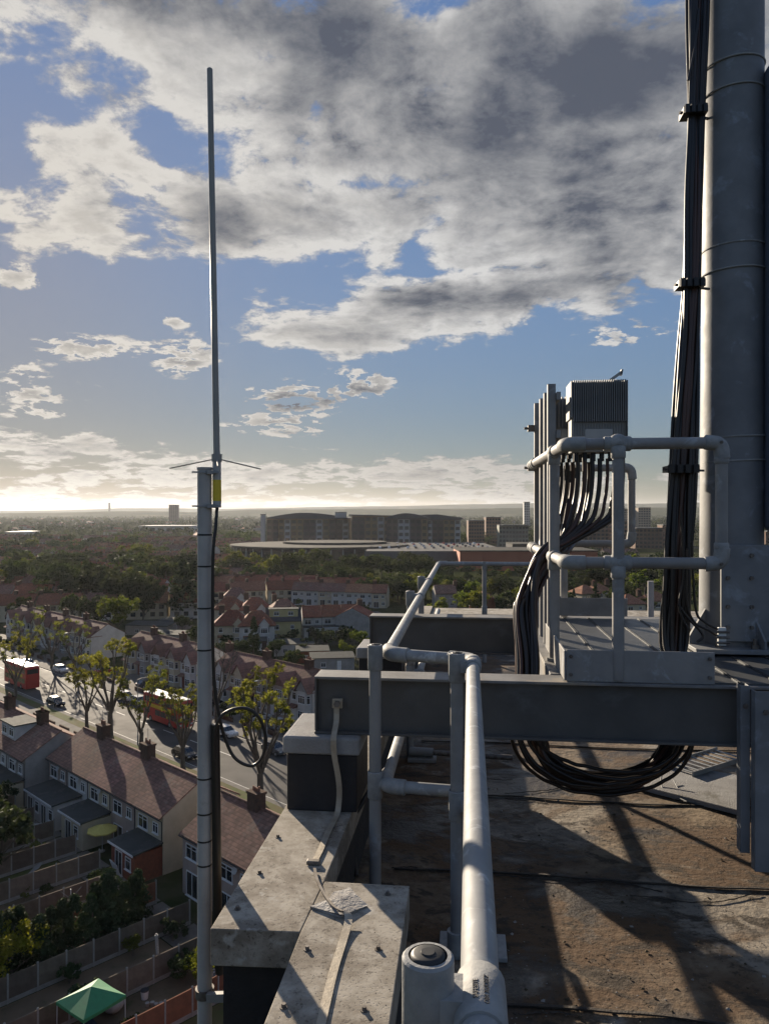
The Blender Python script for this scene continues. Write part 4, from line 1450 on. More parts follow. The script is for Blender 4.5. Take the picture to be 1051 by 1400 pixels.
        for sgn in (-1, 1):
            a0, a1 = (bx + sgn * (bw / 2 + .32), gz - .22), (bx, gh + .02)
            dx, dz = a1[0] - a0[0], a1[1] - a0[1]
            L_ = math.hypot(dx, dz)
            nx_, nz_ = -dz / L_ * sgn * -1, abs(dx) / L_
            nx_ = sgn * abs(dz) / L_
            b.prism([a0, a1, (a1[0] + nx_ * .12 * 0, a1[1] + .15), (a0[0] + nx_ * .1, a0[1] + nz_ * .1)], 'y', D - 2.6, D + bd + .25)
        b.build('bay_roof', roofm, t)
        window(t, (w * .3, yf, 3.4), PI, 1.0, 1.15, 1)
        MB().box(w * .3 - .46, w * .3 + .46, D + .004, D + .05, 0, 2.1).build('door', random.Random(seedv).choice([M_dark, W_brick, M_upvc]), t)
        MB().prism([(D + .004, 2.3), (D + .9, 2.25), (D + .9, 2.35), (D + .004, 2.75)], 'x', w * .3 - .9, w * .3 + .75).build('porch_roof', roofm, t)
    elif front == 'flat':
        for xx in (-w * .24, w * .24):
            window(t, (xx, yf, 3.3), PI, 1.5, 1.3, 2)
        window(t, (-w * .24, yf, .9), PI, 1.9, 1.4, 3)
        MB().box(w * .26 - .46, w * .26 + .46, D + .004, D + .05, 0, 2.1).build('door', M_dark, t)
    return t


def place(o, s, n_, flip=False):
    o.location = tw(s, n_, 0)
    o.rotation_euler = (0, 0, TROT + (PI if flip else 0))
    return o


GA = 'terraced houses on the near side of the road'
# block A, projecting a little towards us
for k, (lab, wm, dm, ex) in enumerate((('brown roofed end house with bare grey gable wall and flat extension, left of the alley', W_grey, False, (4.0, W_cream, -2.4, 2.4, 2.7)),
                                       ('house with box dormer windows in its roof at the left edge', W_white, True, (4.0, W_white, -2.4, 2.4, 2.7)),
                                       ('brown roofed house at the left edge beyond the dormer house', W_white, False, None),
                                       ('pink pebbledash house farther up the near terrace on the left', W_pink, False, None),
                                       ('cream house farthest up the near terrace on the left', W_cream, True, None))):
    place(house(lab, wm, 5.2, front='flat', rear='std', ext=ex, chim=(1,) if k % 2 else (-1,), seedv=k, dormer=dm, lab_group=GA, E=5.3), -91.2 - 5.2 * k, 33.6)
# block B
for k, (lab, wm, ex, ch) in enumerate((('pink pebbledash house beside the alley, first of the terrace under the brown roof', W_pink, (3.0, W_white, -1.0, 2.42, 2.65), (1,)),
                                       ('white rendered house sharing a dark flat roofed white extension', W_white, (3.0, W_white, -2.42, .9, 2.65), ()),
                                       ('cream house with cream flat roofed extension behind the yellow parasol', W_cream, (2.9, W_cream, -2.4, 2.42, 2.65), (1,)),
                                       ('pink pebbledash house behind the yellow parasol, next to the end house', W_pink, None, ()),
                                       ('cream end house with red brick extension and tall blank side wall', W_cream, (2.7, W_brick, -2.0, 2.42, 2.6), ()))):
    place(house(lab, wm, 5.0, front='flat', ext=ex, chim=ch, seedv=20 + k, lab_group=GA), -85.5 + 5 * k, 36.0)
# block C, mostly behind the parapet
for k, (lab, wm) in enumerate((('pink pebbledash end house with white windows right of the pole', W_pink), ('pink pebbledash house next to the end house, partly behind the parapet', W_pink), ('grey terraced house mostly hidden behind the parapet', W_grey), ('white terraced house hidden behind the parapet and pedestal', W_white))):
    place(house(lab, wm, 5.2, front='flat', chim=((-1,) if k == 1 else ()), seedv=40 + k, lab_group=GA), -56.4 + 5.2 * k, 35.6)

GF = 'bay fronted houses across the road'
FAR = [(-122.7 + 5.6 * 0 - 3.0, 'white bay fronted end house with steep gable, left of the pole', W_white, W_white), (-131.3, 'cream bay fronted house next to the white gabled end house', W_cream, W_pink), (-136.9, 'white bay fronted house with brown hung tiles in mid terrace', W_white, M_tile),
       (-142.5, 'grey bay fronted house third from the white end house', W_grey, W_grey), (-148.1, 'cream bay fronted house at the far end of the mid terrace', W_cream, M_tile),
       (-115.4, 'white bay fronted house just right of the pole', W_white, W_white), (-109.8, 'cream bay fronted house second right of the pole', W_cream, W_cream), (-104.2, 'pink bay fronted house behind the bare street tree', W_pink, W_pink), (-98.6, 'pink bay fronted house with brown hung tiles right of the bare street tree', W_pink, M_tile),
       (-93.0, 'white end house with slate roofed side, behind the leafing street tree', W_white, W_grey),
       (-82, 'grey bay fronted house behind the black padstone', W_grey, W_grey), (-76.4, 'cream bay fronted house hidden by the near beam end', W_cream, W_cream)]
for k, (s_, lab, wm, gm) in enumerate(FAR):
    place(house(lab, wm, 5.58, front='bay', rear='std', chim=((1,) if k % 2 else ()), seedv=60 + k, lab_group=GF, frontlow=gm), s_, 85, True)
for k in range(9):
    s_ = -168.5 - 5.6 * k
    lab = ['white bay fronted end house of the left terrace by the lamp post', 'cream bay fronted house second from the lamp post in the left terrace', 'grey bay fronted house third from the lamp post in the left terrace', 'pink bay fronted house fourth from the lamp post in the left terrace',
           'white bay fronted house fifth from the lamp post in the left terrace', 'cream bay fronted house sixth from the lamp post, near the left edge', 'grey bay fronted house beyond the street trees at the left edge', 'pink bay fronted house at the very left edge behind trees', 'white bay fronted house just past the left edge'][k]
    place(house(lab, [W_white, W_cream, W_grey, W_pink][k % 4], 5.58, front='bay', chim=((1,) if k % 2 else ()), seedv=80 + k, lab_group=GF, roofm=M_tile), s_, 85, True)

# ------------------------------------------------------------------ the houses behind, towards the trees
def mid(o, px, d, rz):
    o.location = gp(px, d)
    o.rotation_euler = (0, 0, rz + YAW)
    return o


GM = 'houses beyond the back gardens'
# red roofed terrace seen from the back, with cream end house
for k, (lab, wm) in enumerate((('white terraced house under the long red roof, beside the yellow house', W_white), ('grey terraced house in the middle under the long red roof', W_white), ('brown terraced house at the right end of the long red roof', W_pink))):
    mid(house(lab, wm, 5.2, D=8, roofm=M_tiler, chim=((1,) if k == 2 else ()), seedv=100 + k, ext=(3, W_white, -2.4, 2.4, 2.6), lab_group=GM), 427 + 27 * k, 203 + 1.5 * k, R(9))
mid(house('pale yellow house with box dormer, left of the red roofed terrace', W_yellow, 9.0, D=8, E=5.6, H=8.2, roofm=M_slate, chim=(), seedv=110, dormer=True, front='flat', lab_group=GM), 388, 194, R(9))
mid(house('grey gabled house with dark red roof right of the red terrace', W_grey, 8.0, D=9, roofm=M_tiler, chim=(), seedv=111, front='flat', lab_group=GM), 508, 206, R(80))
for k, (px, d, rz, lab, wm, rm) in enumerate(((306, 197, 188, 'red hipped house with cream bays right of the pole', W_cream, M_tiler), (338, 196, 190, 'red hipped house with white bays, front of its row', W_white, M_tiler), (303, 228, 188, 'red hipped house second row, close to the pole', W_cream, M_tiler),
                                             (336, 226, 190, 'red hipped house second row with white bay', W_white, M_tiler), (372, 222, 195, 'dark roofed hipped house behind the yellow house', W_white, M_tile), (310, 255, 190, 'brown hipped house in the third row near the pole', W_white, M_tile))):
    mid(house(lab, wm, 8.6, D=8.2, H=8.2, roofm=rm, hip=(1, 1), chim=(.6,), seedv=120 + k, lab_group=GM), px + 13, d, R(rz))
for k in range(7):
    lab = ['first', 'second', 'third', 'fourth', 'fifth', 'sixth', 'seventh'][k] + ' white terraced house from the left under the long orange brown roof'
    mid(house(lab, [W_white, W_white, W_cream, W_white][k % 4], 5.2, D=8, roofm=M_tileo if k > 3 else M_tile, chim=((1,) if k % 2 else ()), seedv=130 + k, lab_group=GM), 408 + 18.4 * k, 273 - 1.6 * k, R(-7))
for k in range(5):
    lab = ['first', 'second', 'third', 'fourth', 'fifth'][k] + ' terraced house from the pole in the row below the tree belt'
    mid(house(lab, [W_cream, W_white][k % 2], 5.6, D=8, roofm=M_tile, chim=((1,) if k % 2 else ()), seedv=140 + k, lab_group=GM), 304 + 21 * k, 300 - k, R(-4))
for k, (px, d, rz, lab, wm, rm) in enumerate(((808, 262, 20, 'orange roofed house below the trees, behind the radio rack rail', W_cream, M_tileo), (826, 268, 20, 'orange roofed house right of its twin behind the rail post', W_cream, M_tileo), (868, 232, 15, 'orange hipped house behind the mast cables', W_cream, M_tileo), (905, 240, 15, 'orange hipped house right of the mast cables', W_cream, M_tileo),
                                             (676, 245, 85, 'small red brick gabled house among the trees by the far rail post', W_brick, M_tiler), (610, 262, 5, 'grey roofed house hidden low in the trees', W_grey, M_tile), (222, 292, 172, 'white and red end house between the dark trees', W_white, M_tiler), (205, 300, 172, 'white house behind the big dark tree', W_white, M_tile))):
    mid(house(lab, wm, 7.5, D=8, roofm=rm, hip=(0, 0) if k > 3 else (1, 1), chim=(1,), seedv=150 + k, front='flat', lab_group=GM), px, d, R(rz))


def shed(lab, px, d, rz, w, dp, h, wm, rm=None, name='garden_shed', cat='shed'):
    t = thing(name, lab, cat, gp(px, d), R(rz) + YAW, 'low outbuildings behind the gardens')
    MB().box(-w / 2, w / 2, 0, dp, -.1, h).build('wall', wm, t)
    MB().prism([(-.25, h + .004), (dp + .2, h + .35), (dp + .2, h + .47), (-.25, h + .12)], 'x', -w / 2 - .2, w / 2 + .2).build('roof', rm or M_felt_r, t)
    window(t, (-w * .22, -.012, .7), 0, 1.0, 1.0, 2)
    MB().box(w * .1, w * .1 + .85, -.04, -.002, .02, 1.95).build('door', M_upvc, t)
    return t


shed('white flat roofed outbuilding with wide window below the yellow house', 402, 176, 8, 9, 6, 2.6, W_white)
shed('dark flat roofed outbuilding beside the white one', 428, 168, 8, 7, 5, 2.5, W_brick)
shed('long grey flat roofed garage row behind the white house', 455, 160, 8, 9, 5, 2.5, W_grey)
shed('grey garage near the foot of the dark trees', 200, 205, -10, 12, 6, 2.6, W_grey)
shed('pale roofed garage in front of the dark trees', 225, 190, -10, 9, 5, 2.6, W_grey)
shed('low pale roofed shed left of the pole', 235, 215, -10, 8, 5, 2.4, W_pink)
shed('small brown shed behind the far gardens', 350, 182, 10, 5, 4, 2.3, W_stock)
# ================================================================== GARDENS, TREES, VEHICLES
# garden ground between the fences
FS = [-93.5, -88.3, -83, -78, -73, -68, -63.2, -58.9, -54, -49, -44, -39, -34]
for i in range(len(FS) - 1):
    a0, a1 = FS[i] + .15, FS[i + 1] - .15
    strip('garden_lawn', [M_lawn, M_soil, M_lawn, M_soil][i % 4] if i < 8 else [M_soil, M_soil, M_lawn, M_soil][i % 4], a0, a1, 6, 30.5, .016)
    strip('garden_patio', M_patio, a0, a1, 30.6, 33.5, .018)
fp = MB().box(-.93, .93, -.022, .022, .3, 1.82)
for k in range(7):
    fp.box(-.91 + .262 * k, -.91 + .262 * k + .245, -.035, -.023, .32, 1.80)
fp.box(-.93, .93, -.04, .04, 1.822, 1.86)
fpan = fp.build('fence_panel', M_fence)
fpanr = fpan.copy(); fpanr.data = fpan.data.copy(); fpanr.data.materials.clear(); fpanr.data.materials.append(M_fencer)
gb = MB().box(-.93, .93, -.028, .028, 0, .298).build('gravel_board', M_cpost)
cp = MB().box(-.055, .055, -.06, .06, 0, 1.98)
cp.add([(-.055, -.06, 1.98), (.055, -.06, 1.98), (.055, .06, 1.98), (-.055, .06, 1.98), (0, 0, 2.03)], [(0, 1, 4), (1, 2, 4), (2, 3, 4), (3, 0, 4)])
cpost = cp.build('fence_post', M_cpost)
FLAB = {-93.5: 'grey timber garden fence farthest up the terrace at the left edge', -88.3: 'grey timber fence behind the alley end house', -83: 'grey timber fence beside the dark hedge behind the white extension', -78: 'grey timber fence ending at the white extension', -73: 'grey timber fence ending at the cream extension by the parasol',
        -68: 'grey timber fence with pale top edge left of the red brick extension', -63.2: 'grey timber fence in shade behind the conifer hedge', -58.9: 'short reddish fence by the alley beside the pole', -54: 'long grey fence with pale posts in front of the conifer hedge', -49: 'grey fence with pale posts between the bare garden and the gazebo garden',
        -44: 'reddish brown timber fence lowest beside the pole', -39: 'brown timber fence at the bottom left behind the gazebo', -34: 'brown timber fence nearest the tower at the bottom'}
for s_ in FS:
    n0, n1 = (33.2, 12) if s_ > -62 else (32.4, 14)
    if s_ == -58.9:
        n0, n1 = 33, 27
    if s_ == -63.2:
        n0, n1 = 31, 16
    t = thing('garden_fence', FLAB[s_], 'fence', tw(s_, n0), TROT - PI / 2, 'fences between the back gardens')
    k = 0
    L_ = n0 - n1
    red = s_ in (-44, -39, -58.9, -34)
    while k * 1.98 < L_:
        for src, xx, nm in ((cpost, k * 1.98, 'fence_post'), (fpanr if red else fpan, k * 1.98 + .99, 'fence_panel'), (gb, k * 1.98 + .99, 'gravel_board')):
            o = bpy.data.objects.new(nm, src.data)
            C.objects.link(o)
            o.parent = t
            o.location = (xx, 0, 0)
        k += 1
for o in (fpan, gb, cpost):
    bpy.data.objects.remove(o)
# end-of-garden fence towards the tower
t = thing('garden_fence', 'brown back fence running across the ends of the gardens', 'fence', tw(-60, 11.5), TROT, 'fences between the back gardens')
for k in range(14):
    for me, nm in ((cp, 'fence_post'), (fp, 'fence_panel')):
        pass
    o = bpy.data.objects.new('fence_panel', fpanr.data)
    C.objects.link(o)
    o.parent = t
    o.location = (k * 1.98, 0, 0)
bpy.data.objects.remove(fpanr)


# ------------------------------------------------------------------ foliage
def leaves(name, cen, rad, per, size, mat_, seed, flat=.8, parent=None, link=True):
    """many small leaf quads spread through clumps; cen (K,3), rad (K,)"""
    g = np.random.default_rng(seed)
    K = len(cen)
    N_ = K * per
    ci = np.repeat(np.arange(K), per)
    d = g.normal(size=(N_, 3))
    d /= np.linalg.norm(d, axis=1)[:, None] + 1e-9
    rr = rad[ci] * g.random(N_) ** .42
    p = cen[ci] + d * rr[:, None] * np.array([1, 1, flat])
    a_ = g.normal(size=(N_, 3))
    a_ /= np.linalg.norm(a_, axis=1)[:, None] + 1e-9
    b_ = np.cross(a_, d + g.normal(size=(N_, 3)) * .5)
    b_ /= np.linalg.norm(b_, axis=1)[:, None] + 1e-9
    s = size * (.6 + .8 * g.random(N_))[:, None]
    v = np.empty((N_, 4, 3))
    v[:, 0] = p - a_ * s
    v[:, 1] = p - b_ * s * .6
    v[:, 2] = p + a_ * s
    v[:, 3] = p + b_ * s * .6
    me = bpy.data.meshes.new(name)
    me.vertices.add(N_ * 4)
    me.vertices.foreach_set('co', v.reshape(-1).astype(np.float32))
    me.loops.add(N_ * 4)
    me.loops.foreach_set('vertex_index', np.arange(N_ * 4, dtype=np.int32))
    me.polygons.add(N_)
    me.polygons.foreach_set('loop_start', np.arange(0, N_ * 4, 4, dtype=np.int32))
    me.polygons.foreach_set('loop_total', np.full(N_, 4, dtype=np.int32))
    me.update(calc_edges=True)
    me.materials.append(mat_)
    o = bpy.data.objects.new(name, me)
    if link:
        C.objects.link(o)
    if parent is not None:
        o.parent = parent
    return o


def crown_clumps(seed, h, r, base, K, kind):
    g = np.random.default_rng(seed)
    cz, hz = (h + base) / 2, (h - base) / 2
    out, rd = [], []
    # a few big lobes give the uneven outline, clumps scatter on them
    nl = 6 if kind != 'cone' else 1
    lob = []
    for k in range(nl):
        a_ = 2 * PI * k / nl + g.uniform(-.4, .4)
        q = g.uniform(.25, .55) * r
        lob.append((q * math.cos(a_), q * math.sin(a_), cz + g.uniform(-.35, .45) * hz, r * g.uniform(.5, .72), hz * g.uniform(.45, .65)))
    for k in range(K):
        if kind == 'cone':
            t = g.random() ** .8
            z = base + (h - base) * t
            q = r * (1 - t) ** .75 * g.uniform(.4, 1.0)
            a_ = g.uniform(0, 2 * PI)
            out.append((q * math.cos(a_), q * math.sin(a_), z))
            rd.append(max(.35, r * .34 * (1.15 - t)))
        else:
            l = lob[k % nl]
            d = g.normal(size=3)
            d /= np.linalg.norm(d)
            if d[2] < -.5:
                d[2] *= .4
            f = g.uniform(.65, 1.0)
            out.append((l[0] + d[0] * l[3] * f, l[1] + d[1] * l[3] * f, l[2] + d[2] * l[4] * f))
            rd.append(r * g.uniform(.13, .26))
    return np.array(out), np.array(rd)


def tree_proto(seed, h, r, kind='round', leafm=None, K=60, per=42, size=.34, base=None, thing_name='tree'):
    base = h * (.12 if kind == 'cone' else .22) if base is None else base
    t = bpy.data.objects.new(thing_name, None)
    C.objects.link(t)
    g = random.Random(seed)
    b = MB()
    tr = max(.12, h * .022)
    b.tube([(0, 0, -.1), (0, 0, base * .8), (g.uniform(-.3, .3), g.uniform(-.3, .3), h * .55), (g.uniform(-.4, .4), g.uniform(-.4, .4), h * .82)], [tr * 1.3, tr, tr * .6, tr * .15], 8)
    if kind != 'cone':
        for k in range(6):
            a_ = k * 1.05 + g.uniform(-.3, .3)
            z0 = base * .9 + g.uniform(0, h * .2)
            b.tube([(0, 0, z0), (r * .3 * math.cos(a_), r * .3 * math.sin(a_), z0 + h * .16), (r * .62 * math.cos(a_), r * .62 * math.sin(a_), z0 + h * .30)], [tr * .55, tr * .35, tr * .1], 6)
    b.build('trunk', M_bark, t)
    cen, rd = crown_clumps(seed, h, r, base, K, kind)
    leaves('crown', cen, rd, per, size, leafm, seed + 1, parent=t)
    return t


PT = {
    'dark1': tree_proto(1, 14, 6.5, 'round', L_dark, 90, 46, .40, base=1.6), 'dark2': tree_proto(2, 14, 7.0, 'round', L_dark, 100, 46, .40, base=1.4),
    'mid1': tree_proto(3, 10, 4.4, 'round', L_mid, 66, 40, .32), 'mid2': tree_proto(4, 10, 5.0, 'round', L_mid, 70, 40, .32), 'mid3': tree_proto(5, 10, 3.8, 'round', L_mid, 54, 40, .32),
    'light1': tree_proto(6, 9, 3.8, 'round', L_light, 56, 38, .28), 'light2': tree_proto(7, 9, 4.2, 'round', L_light, 56, 38, .28),
    'con1': tree_proto(8, 12, 2.6, 'cone', L_con, 80, 34, .28), 'con2': tree_proto(9, 12, 3.4, 'cone', L_dark, 90, 34, .30),
    'yel': tree_proto(10, 5, 2.9, 'round', L_yel, 46, 60, .12, base=.5), 'bush': tree_proto(11, 3, 1.9, 'round', L_mid, 34, 50, .15, base=.2), 'bushd': tree_proto(12, 3, 1.9, 'round', L_dark, 34, 60, .14, base=.2),
    'hedgecon': tree_proto(13, 4.6, 1.5, 'cone', L_con, 54, 44, .15, base=.2),
    'farlod1': tree_proto(14, 10, 4.8, 'round', L_mid, 34, 22, .55), 'farlod2': tree_proto(15, 10, 5.4, 'round', L_dark, 36, 22, .60), 'farlod3': tree_proto(16, 10, 4.4, 'round', L_light, 30, 22, .5),
}
PH = {'dark1': 14, 'dark2': 14, 'mid1': 10, 'mid2': 10, 'mid3': 10, 'light1': 9, 'light2': 9, 'con1': 12, 'con2': 12, 'yel': 5, 'bush': 3, 'bushd': 3, 'hedgecon': 4.6, 'farlod1': 10, 'farlod2': 10, 'farlod3': 10}
PCAT = {'bush': ('shrub', 'shrub'), 'bushd': ('shrub', 'shrub'), 'yel': ('shrub', 'shrub'), 'hedgecon': ('conifer', 'conifer'), 'con1': ('conifer', 'tree'), 'con2': ('conifer', 'tree')}
rt = random.Random(21)


def plant(kind, loc, h, lab, group=None, wide=1.0):
    sc = h / PH[kind]
    o = dup(PT[kind], loc, rt.uniform(0, 6.28), lab, group, (sc * wide, sc * wide, sc))
    nm, cat = PCAT.get(kind, ('tree', 'tree'))
    o.name = nm
    o['category'] = cat
    return o


G_BIG = 'large dark trees on the left'
for px, d, h, k, w_, lab in ((172, 236, 19, 'dark1', 1.0, 'tallest broad dark tree left of the pole'), (140, 248, 17.5, 'dark2', 1.0, 'broad dark tree just left of the tallest one'), (196, 226, 15, 'dark2', .8, 'dark tree on the right flank of the tallest one'), (112, 262, 16, 'dark1', .95, 'dark tree second left of the tallest one'),
                             (78, 268, 15, 'mid2', 1.0, 'mid green tree at the left of the dark row'), (250, 238, 18, 'con2', 1.2, 'dark pointed conifer immediately left of the pole'), (266, 252, 17, 'con1', 1.5, 'dark conifer touching the pole'), (157, 196, 12, 'light2', 1.0, 'lighter green tree standing before the tallest dark tree'),
                             (213, 335, 14, 'mid2', 1.1, 'rounded green tree far behind the dark trees'), (165, 390, 15, 'mid1', 1.3, 'wide green tree behind the dark row'), (62, 330, 14, 'dark2', .9, 'dark rounded tree at the far left'), (22, 300, 14, 'mid2', 1.0, 'green tree near the left edge'), (256, 360, 18, 'dark1', .9, 'tall dark tree beside the pole farther off'),
                             (190, 430, 16, 'light2', 1.3, 'pale green wide tree far beyond the dark row'), (105, 420, 14, 'dark1', 1.0, 'dark dome shaped tree far left'), (235, 300, 9, 'light1', .9, 'small pale tree between dark trees and pole'), (30, 215, 10, 'mid3', .9, 'green tree behind the left terrace'), (100, 225, 10, 'mid1', .9, 'mid green tree behind the lamp post terrace'),
                             (128, 208, 11, 'dark2', .7, 'dark tree at the end of the lamp post terrace'), (60, 240, 12, 'dark1', .8, 'dark tree above the left terrace roofs')):
    plant(k, gp(px, d), h, lab, G_BIG, w_)
# the belt in front of the long buildings
def tlabel(px, row, k, h, where):
    sh_ = 'dark' if 'dark' in k or 'con' in k else 'pale' if 'light' in k else 'mid green'
    sz_ = 'tall' if h > 11.5 else 'low' if h < 9.6 else 'medium'
    return '%s %s tree in the %s row of %s' % (sz_, sh_, row, where)


def under(px):
    return 'the belt below the oval building' if px < 400 else 'the belt below the domed building' if px < 480 else 'the belt below the middle block' if px < 560 else 'the belt below the car park' if px < 640 else 'the belt below the rust red hall'


for i in range(64):
    px = 296 + i * 6.9 + rt.uniform(-5, 5)
    row = i % 3
    d = (318, 352, 392)[row] + rt.uniform(-10, 10)
    if px > 520 and row == 0:
        d -= 30
    k = rt.choice(['mid1', 'mid2', 'mid3', 'dark2', 'light1', 'mid1', 'dark1'])
    h = rt.uniform(10.5, 14.5) if row else rt.uniform(8.5, 11.5)
    if px > 600:
        h *= .58
    plant(k, gp(px, d), h, tlabel(px, ('front', 'middle', 'back')[row], k, h, under(px)), 'trees in the belt below the long buildings', rt.uniform(.9, 1.25))
for i in range(44):
    px = 500 + i * 5.6 + rt.uniform(-6, 6)
    d = rt.uniform(262, 300)
    k, h = rt.choice(['mid1', 'mid3', 'light1', 'dark2', 'light2']), rt.uniform(7, 10.5)
    plant(k, gp(px, d), h, tlabel(px, 'nearer' if d < 281 else 'farther', k, h, 'trees left of the far rail corner' if px < 600 else 'trees around the far rail post' if px < 690 else 'trees behind the black cables'), 'trees behind the guard rail', rt.uniform(.85, 1.1))
for px, d, h, k, lab in ((651, 232, 11, 'light1', 'pale pointed tree left of the far rail post'), (636, 238, 9, 'light2', 'pale bushy tree beside the pale pointed one'), (690, 240, 9, 'mid3', 'green tree right of the far rail post'), (600, 228, 8, 'light1', 'pale tree by the far stub post'), (470, 175, 4, 'light1', 'low pale shrubby tree above the padstone'), (490, 182, 5, 'light2', 'pale tree tucked beside the far padstone'),
                         (347, 168, 10, 'con1', 'slim dark conifer before the hipped houses'), (378, 172, 5, 'mid1', 'low green tree before the yellow house'), (330, 170, 5, 'dark2', 'dark low tree beside the slim conifer'), (303, 166, 6, 'dark1', 'dark low tree close right of the pole'), (420, 180, 4, 'bush', 'green bush behind the outbuildings'), (445, 188, 4.5, 'bush', 'green bush in the garden of the red terrace'),
                         (465, 190, 4, 'bushd', 'dark bush in the garden of the red terrace'), (480, 193, 4, 'bush', 'green bush at the right garden of the red terrace'), (390, 185, 4, 'bush', 'round bush below the yellow house'), (250, 205, 6, 'mid1', 'green tree by the pale shed near the pole'), (268, 185, 6, 'mid3', 'green tree low beside the pole'), (215, 178, 5, 'mid2', 'low tree behind the white gabled house')):
    plant(k, gp(px, d), h, lab, 'garden trees beyond the road')
for i in range(46):
    px = 758 + i * 5.6 + rt.uniform(-6, 6)
    d = rt.choice([rt.uniform(232, 262), rt.uniform(285, 330), rt.uniform(340, 420)])
    k, h = rt.choice(['mid1', 'mid2', 'light1', 'dark2', 'mid3', 'con1']), rt.uniform(6.5, 10)
    plant(k, gp(px, d), h, tlabel(px, 'near' if d < 270 else 'middle' if d < 335 else 'far', k, h, 'trees behind the radio rack' if px < 840 else 'trees between rail post and cables' if px < 910 else 'trees behind the mast'), 'trees behind the platform', rt.uniform(.9, 1.1))

# near gardens
for s_, n_, h, k, lab in ((-56.6, 20.5, 4.6, 'yel', 'big yellow green shrub glowing at the left edge'), (-57.6, 17.5, 3.6, 'yel', 'smaller yellow green shrub at the bottom left'), (-46.6, 29.6, 2.3, 'yel', 'small yellow green shrub left of the pole by the fence'), (-73.5, 25.5, 6.5, 'bushd', 'tall dark bush at the left edge behind the parasol garden'),
                          (-77, 22, 7.5, 'dark1', 'dark garden tree at the left edge'), (-82.5, 28, 4, 'bushd', 'dark round bush behind the alley end house'), (-86, 29.5, 4.2, 'bushd', 'larger dark bush by the alley end wall'), (-74.8, 29.5, 1.8, 'light1', 'small pale shrub beside the timber fence'), (-65.2, 31.0, 1.6, 'bush', 'small bush by the red brick extension'),
                          (-58.2, 30.2, 2.2, 'bush', 'green bush behind the end of the conifer hedge'), (-52.8, 31, 1.8, 'bushd', 'dark bush beside the reddish fence'), (-52, 15.5, 2.6, 'bushd', 'dark bush behind the gazebo'), (-69, 20, 3.4, 'bushd', 'dark bush in the shaded lawn corner'), (-61, 15, 3, 'bush', 'green bush at the lower left corner')):
    plant(k, tw(s_, n_), h, lab, 'garden shrubs below the tower')
for i in range(13):
    plant('hedgecon', tw(-57.0 + rt.uniform(-.9, .9), 19.6 + i * .93), rt.uniform(3.6, 5.0), 'dark upright conifer in the tall garden hedge behind the grey fence', 'conifers of the garden hedge', rt.uniform(.95, 1.2))
for i in range(22):
    s_ = -122 + i * 4.1
    plant(rt.choice(['bush', 'bushd']), tw(s_ + rt.uniform(-1, 1), 70.6 + rt.uniform(-.3, .8)), rt.uniform(1.2, 2.1), 'low hedge bush in a front garden across the road', 'front garden bushes across the road')
for i in range(10):
    plant(rt.choice(['bush', 'bushd']), tw(-160 - i * 5.3, 71 + rt.uniform(-.4, .8)), rt.uniform(1.2, 2.4), 'low hedge bush before the left terrace', 'front garden bushes by the left terrace')
for i in range(60):
    px, d = rt.uniform(285, 520), rt.uniform(160, 300)
    k, h = rt.choice(['bush', 'bushd', 'light1', 'mid3']), rt.uniform(2.0, 4.2)
    plant(k, gp(px, d), h, '%s %s garden tree %s' % ('small' if h < 3 else 'taller', 'dark' if k == 'bushd' else 'pale' if k == 'light1' else 'green', 'in front of the hipped houses' if px < 370 and d < 200 else 'among the hipped red houses' if px < 370 else 'in the gardens by the outbuildings' if d < 190 else 'around the red roofed terrace' if d < 240 else 'before the long orange brown roof'), 'garden trees among the far houses')


GSH = [(-88.3, 'behind the alley end house'), (-83, 'by the fence of the white extension'), (-78, 'by the fence of the cream extension'), (-73, 'by the parasol garden fence'), (-68, 'along the fence left of the brick extension'), (-63.2, 'in the shaded garden behind the hedge'), (-54, 'along the long grey fence'), (-49, 'along the fence by the gazebo'), (-44, 'along the reddish brown fence')]
for s_, wh in GSH:
    for i in range(4):
        k, h = rt.choice(['bush', 'bushd', 'light1', 'bush']), rt.uniform(.7, 2.0)
        plant(k, tw(s_ + rt.choice([-1, 1]) * rt.uniform(.7, 1.1), rt.uniform(15, 30)), h, '%s %s garden bush %s' % ('low' if h < 1.2 else 'rounded', 'dark' if k == 'bushd' else 'pale' if k == 'light1' else 'green', wh), 'small bushes along the garden fences')


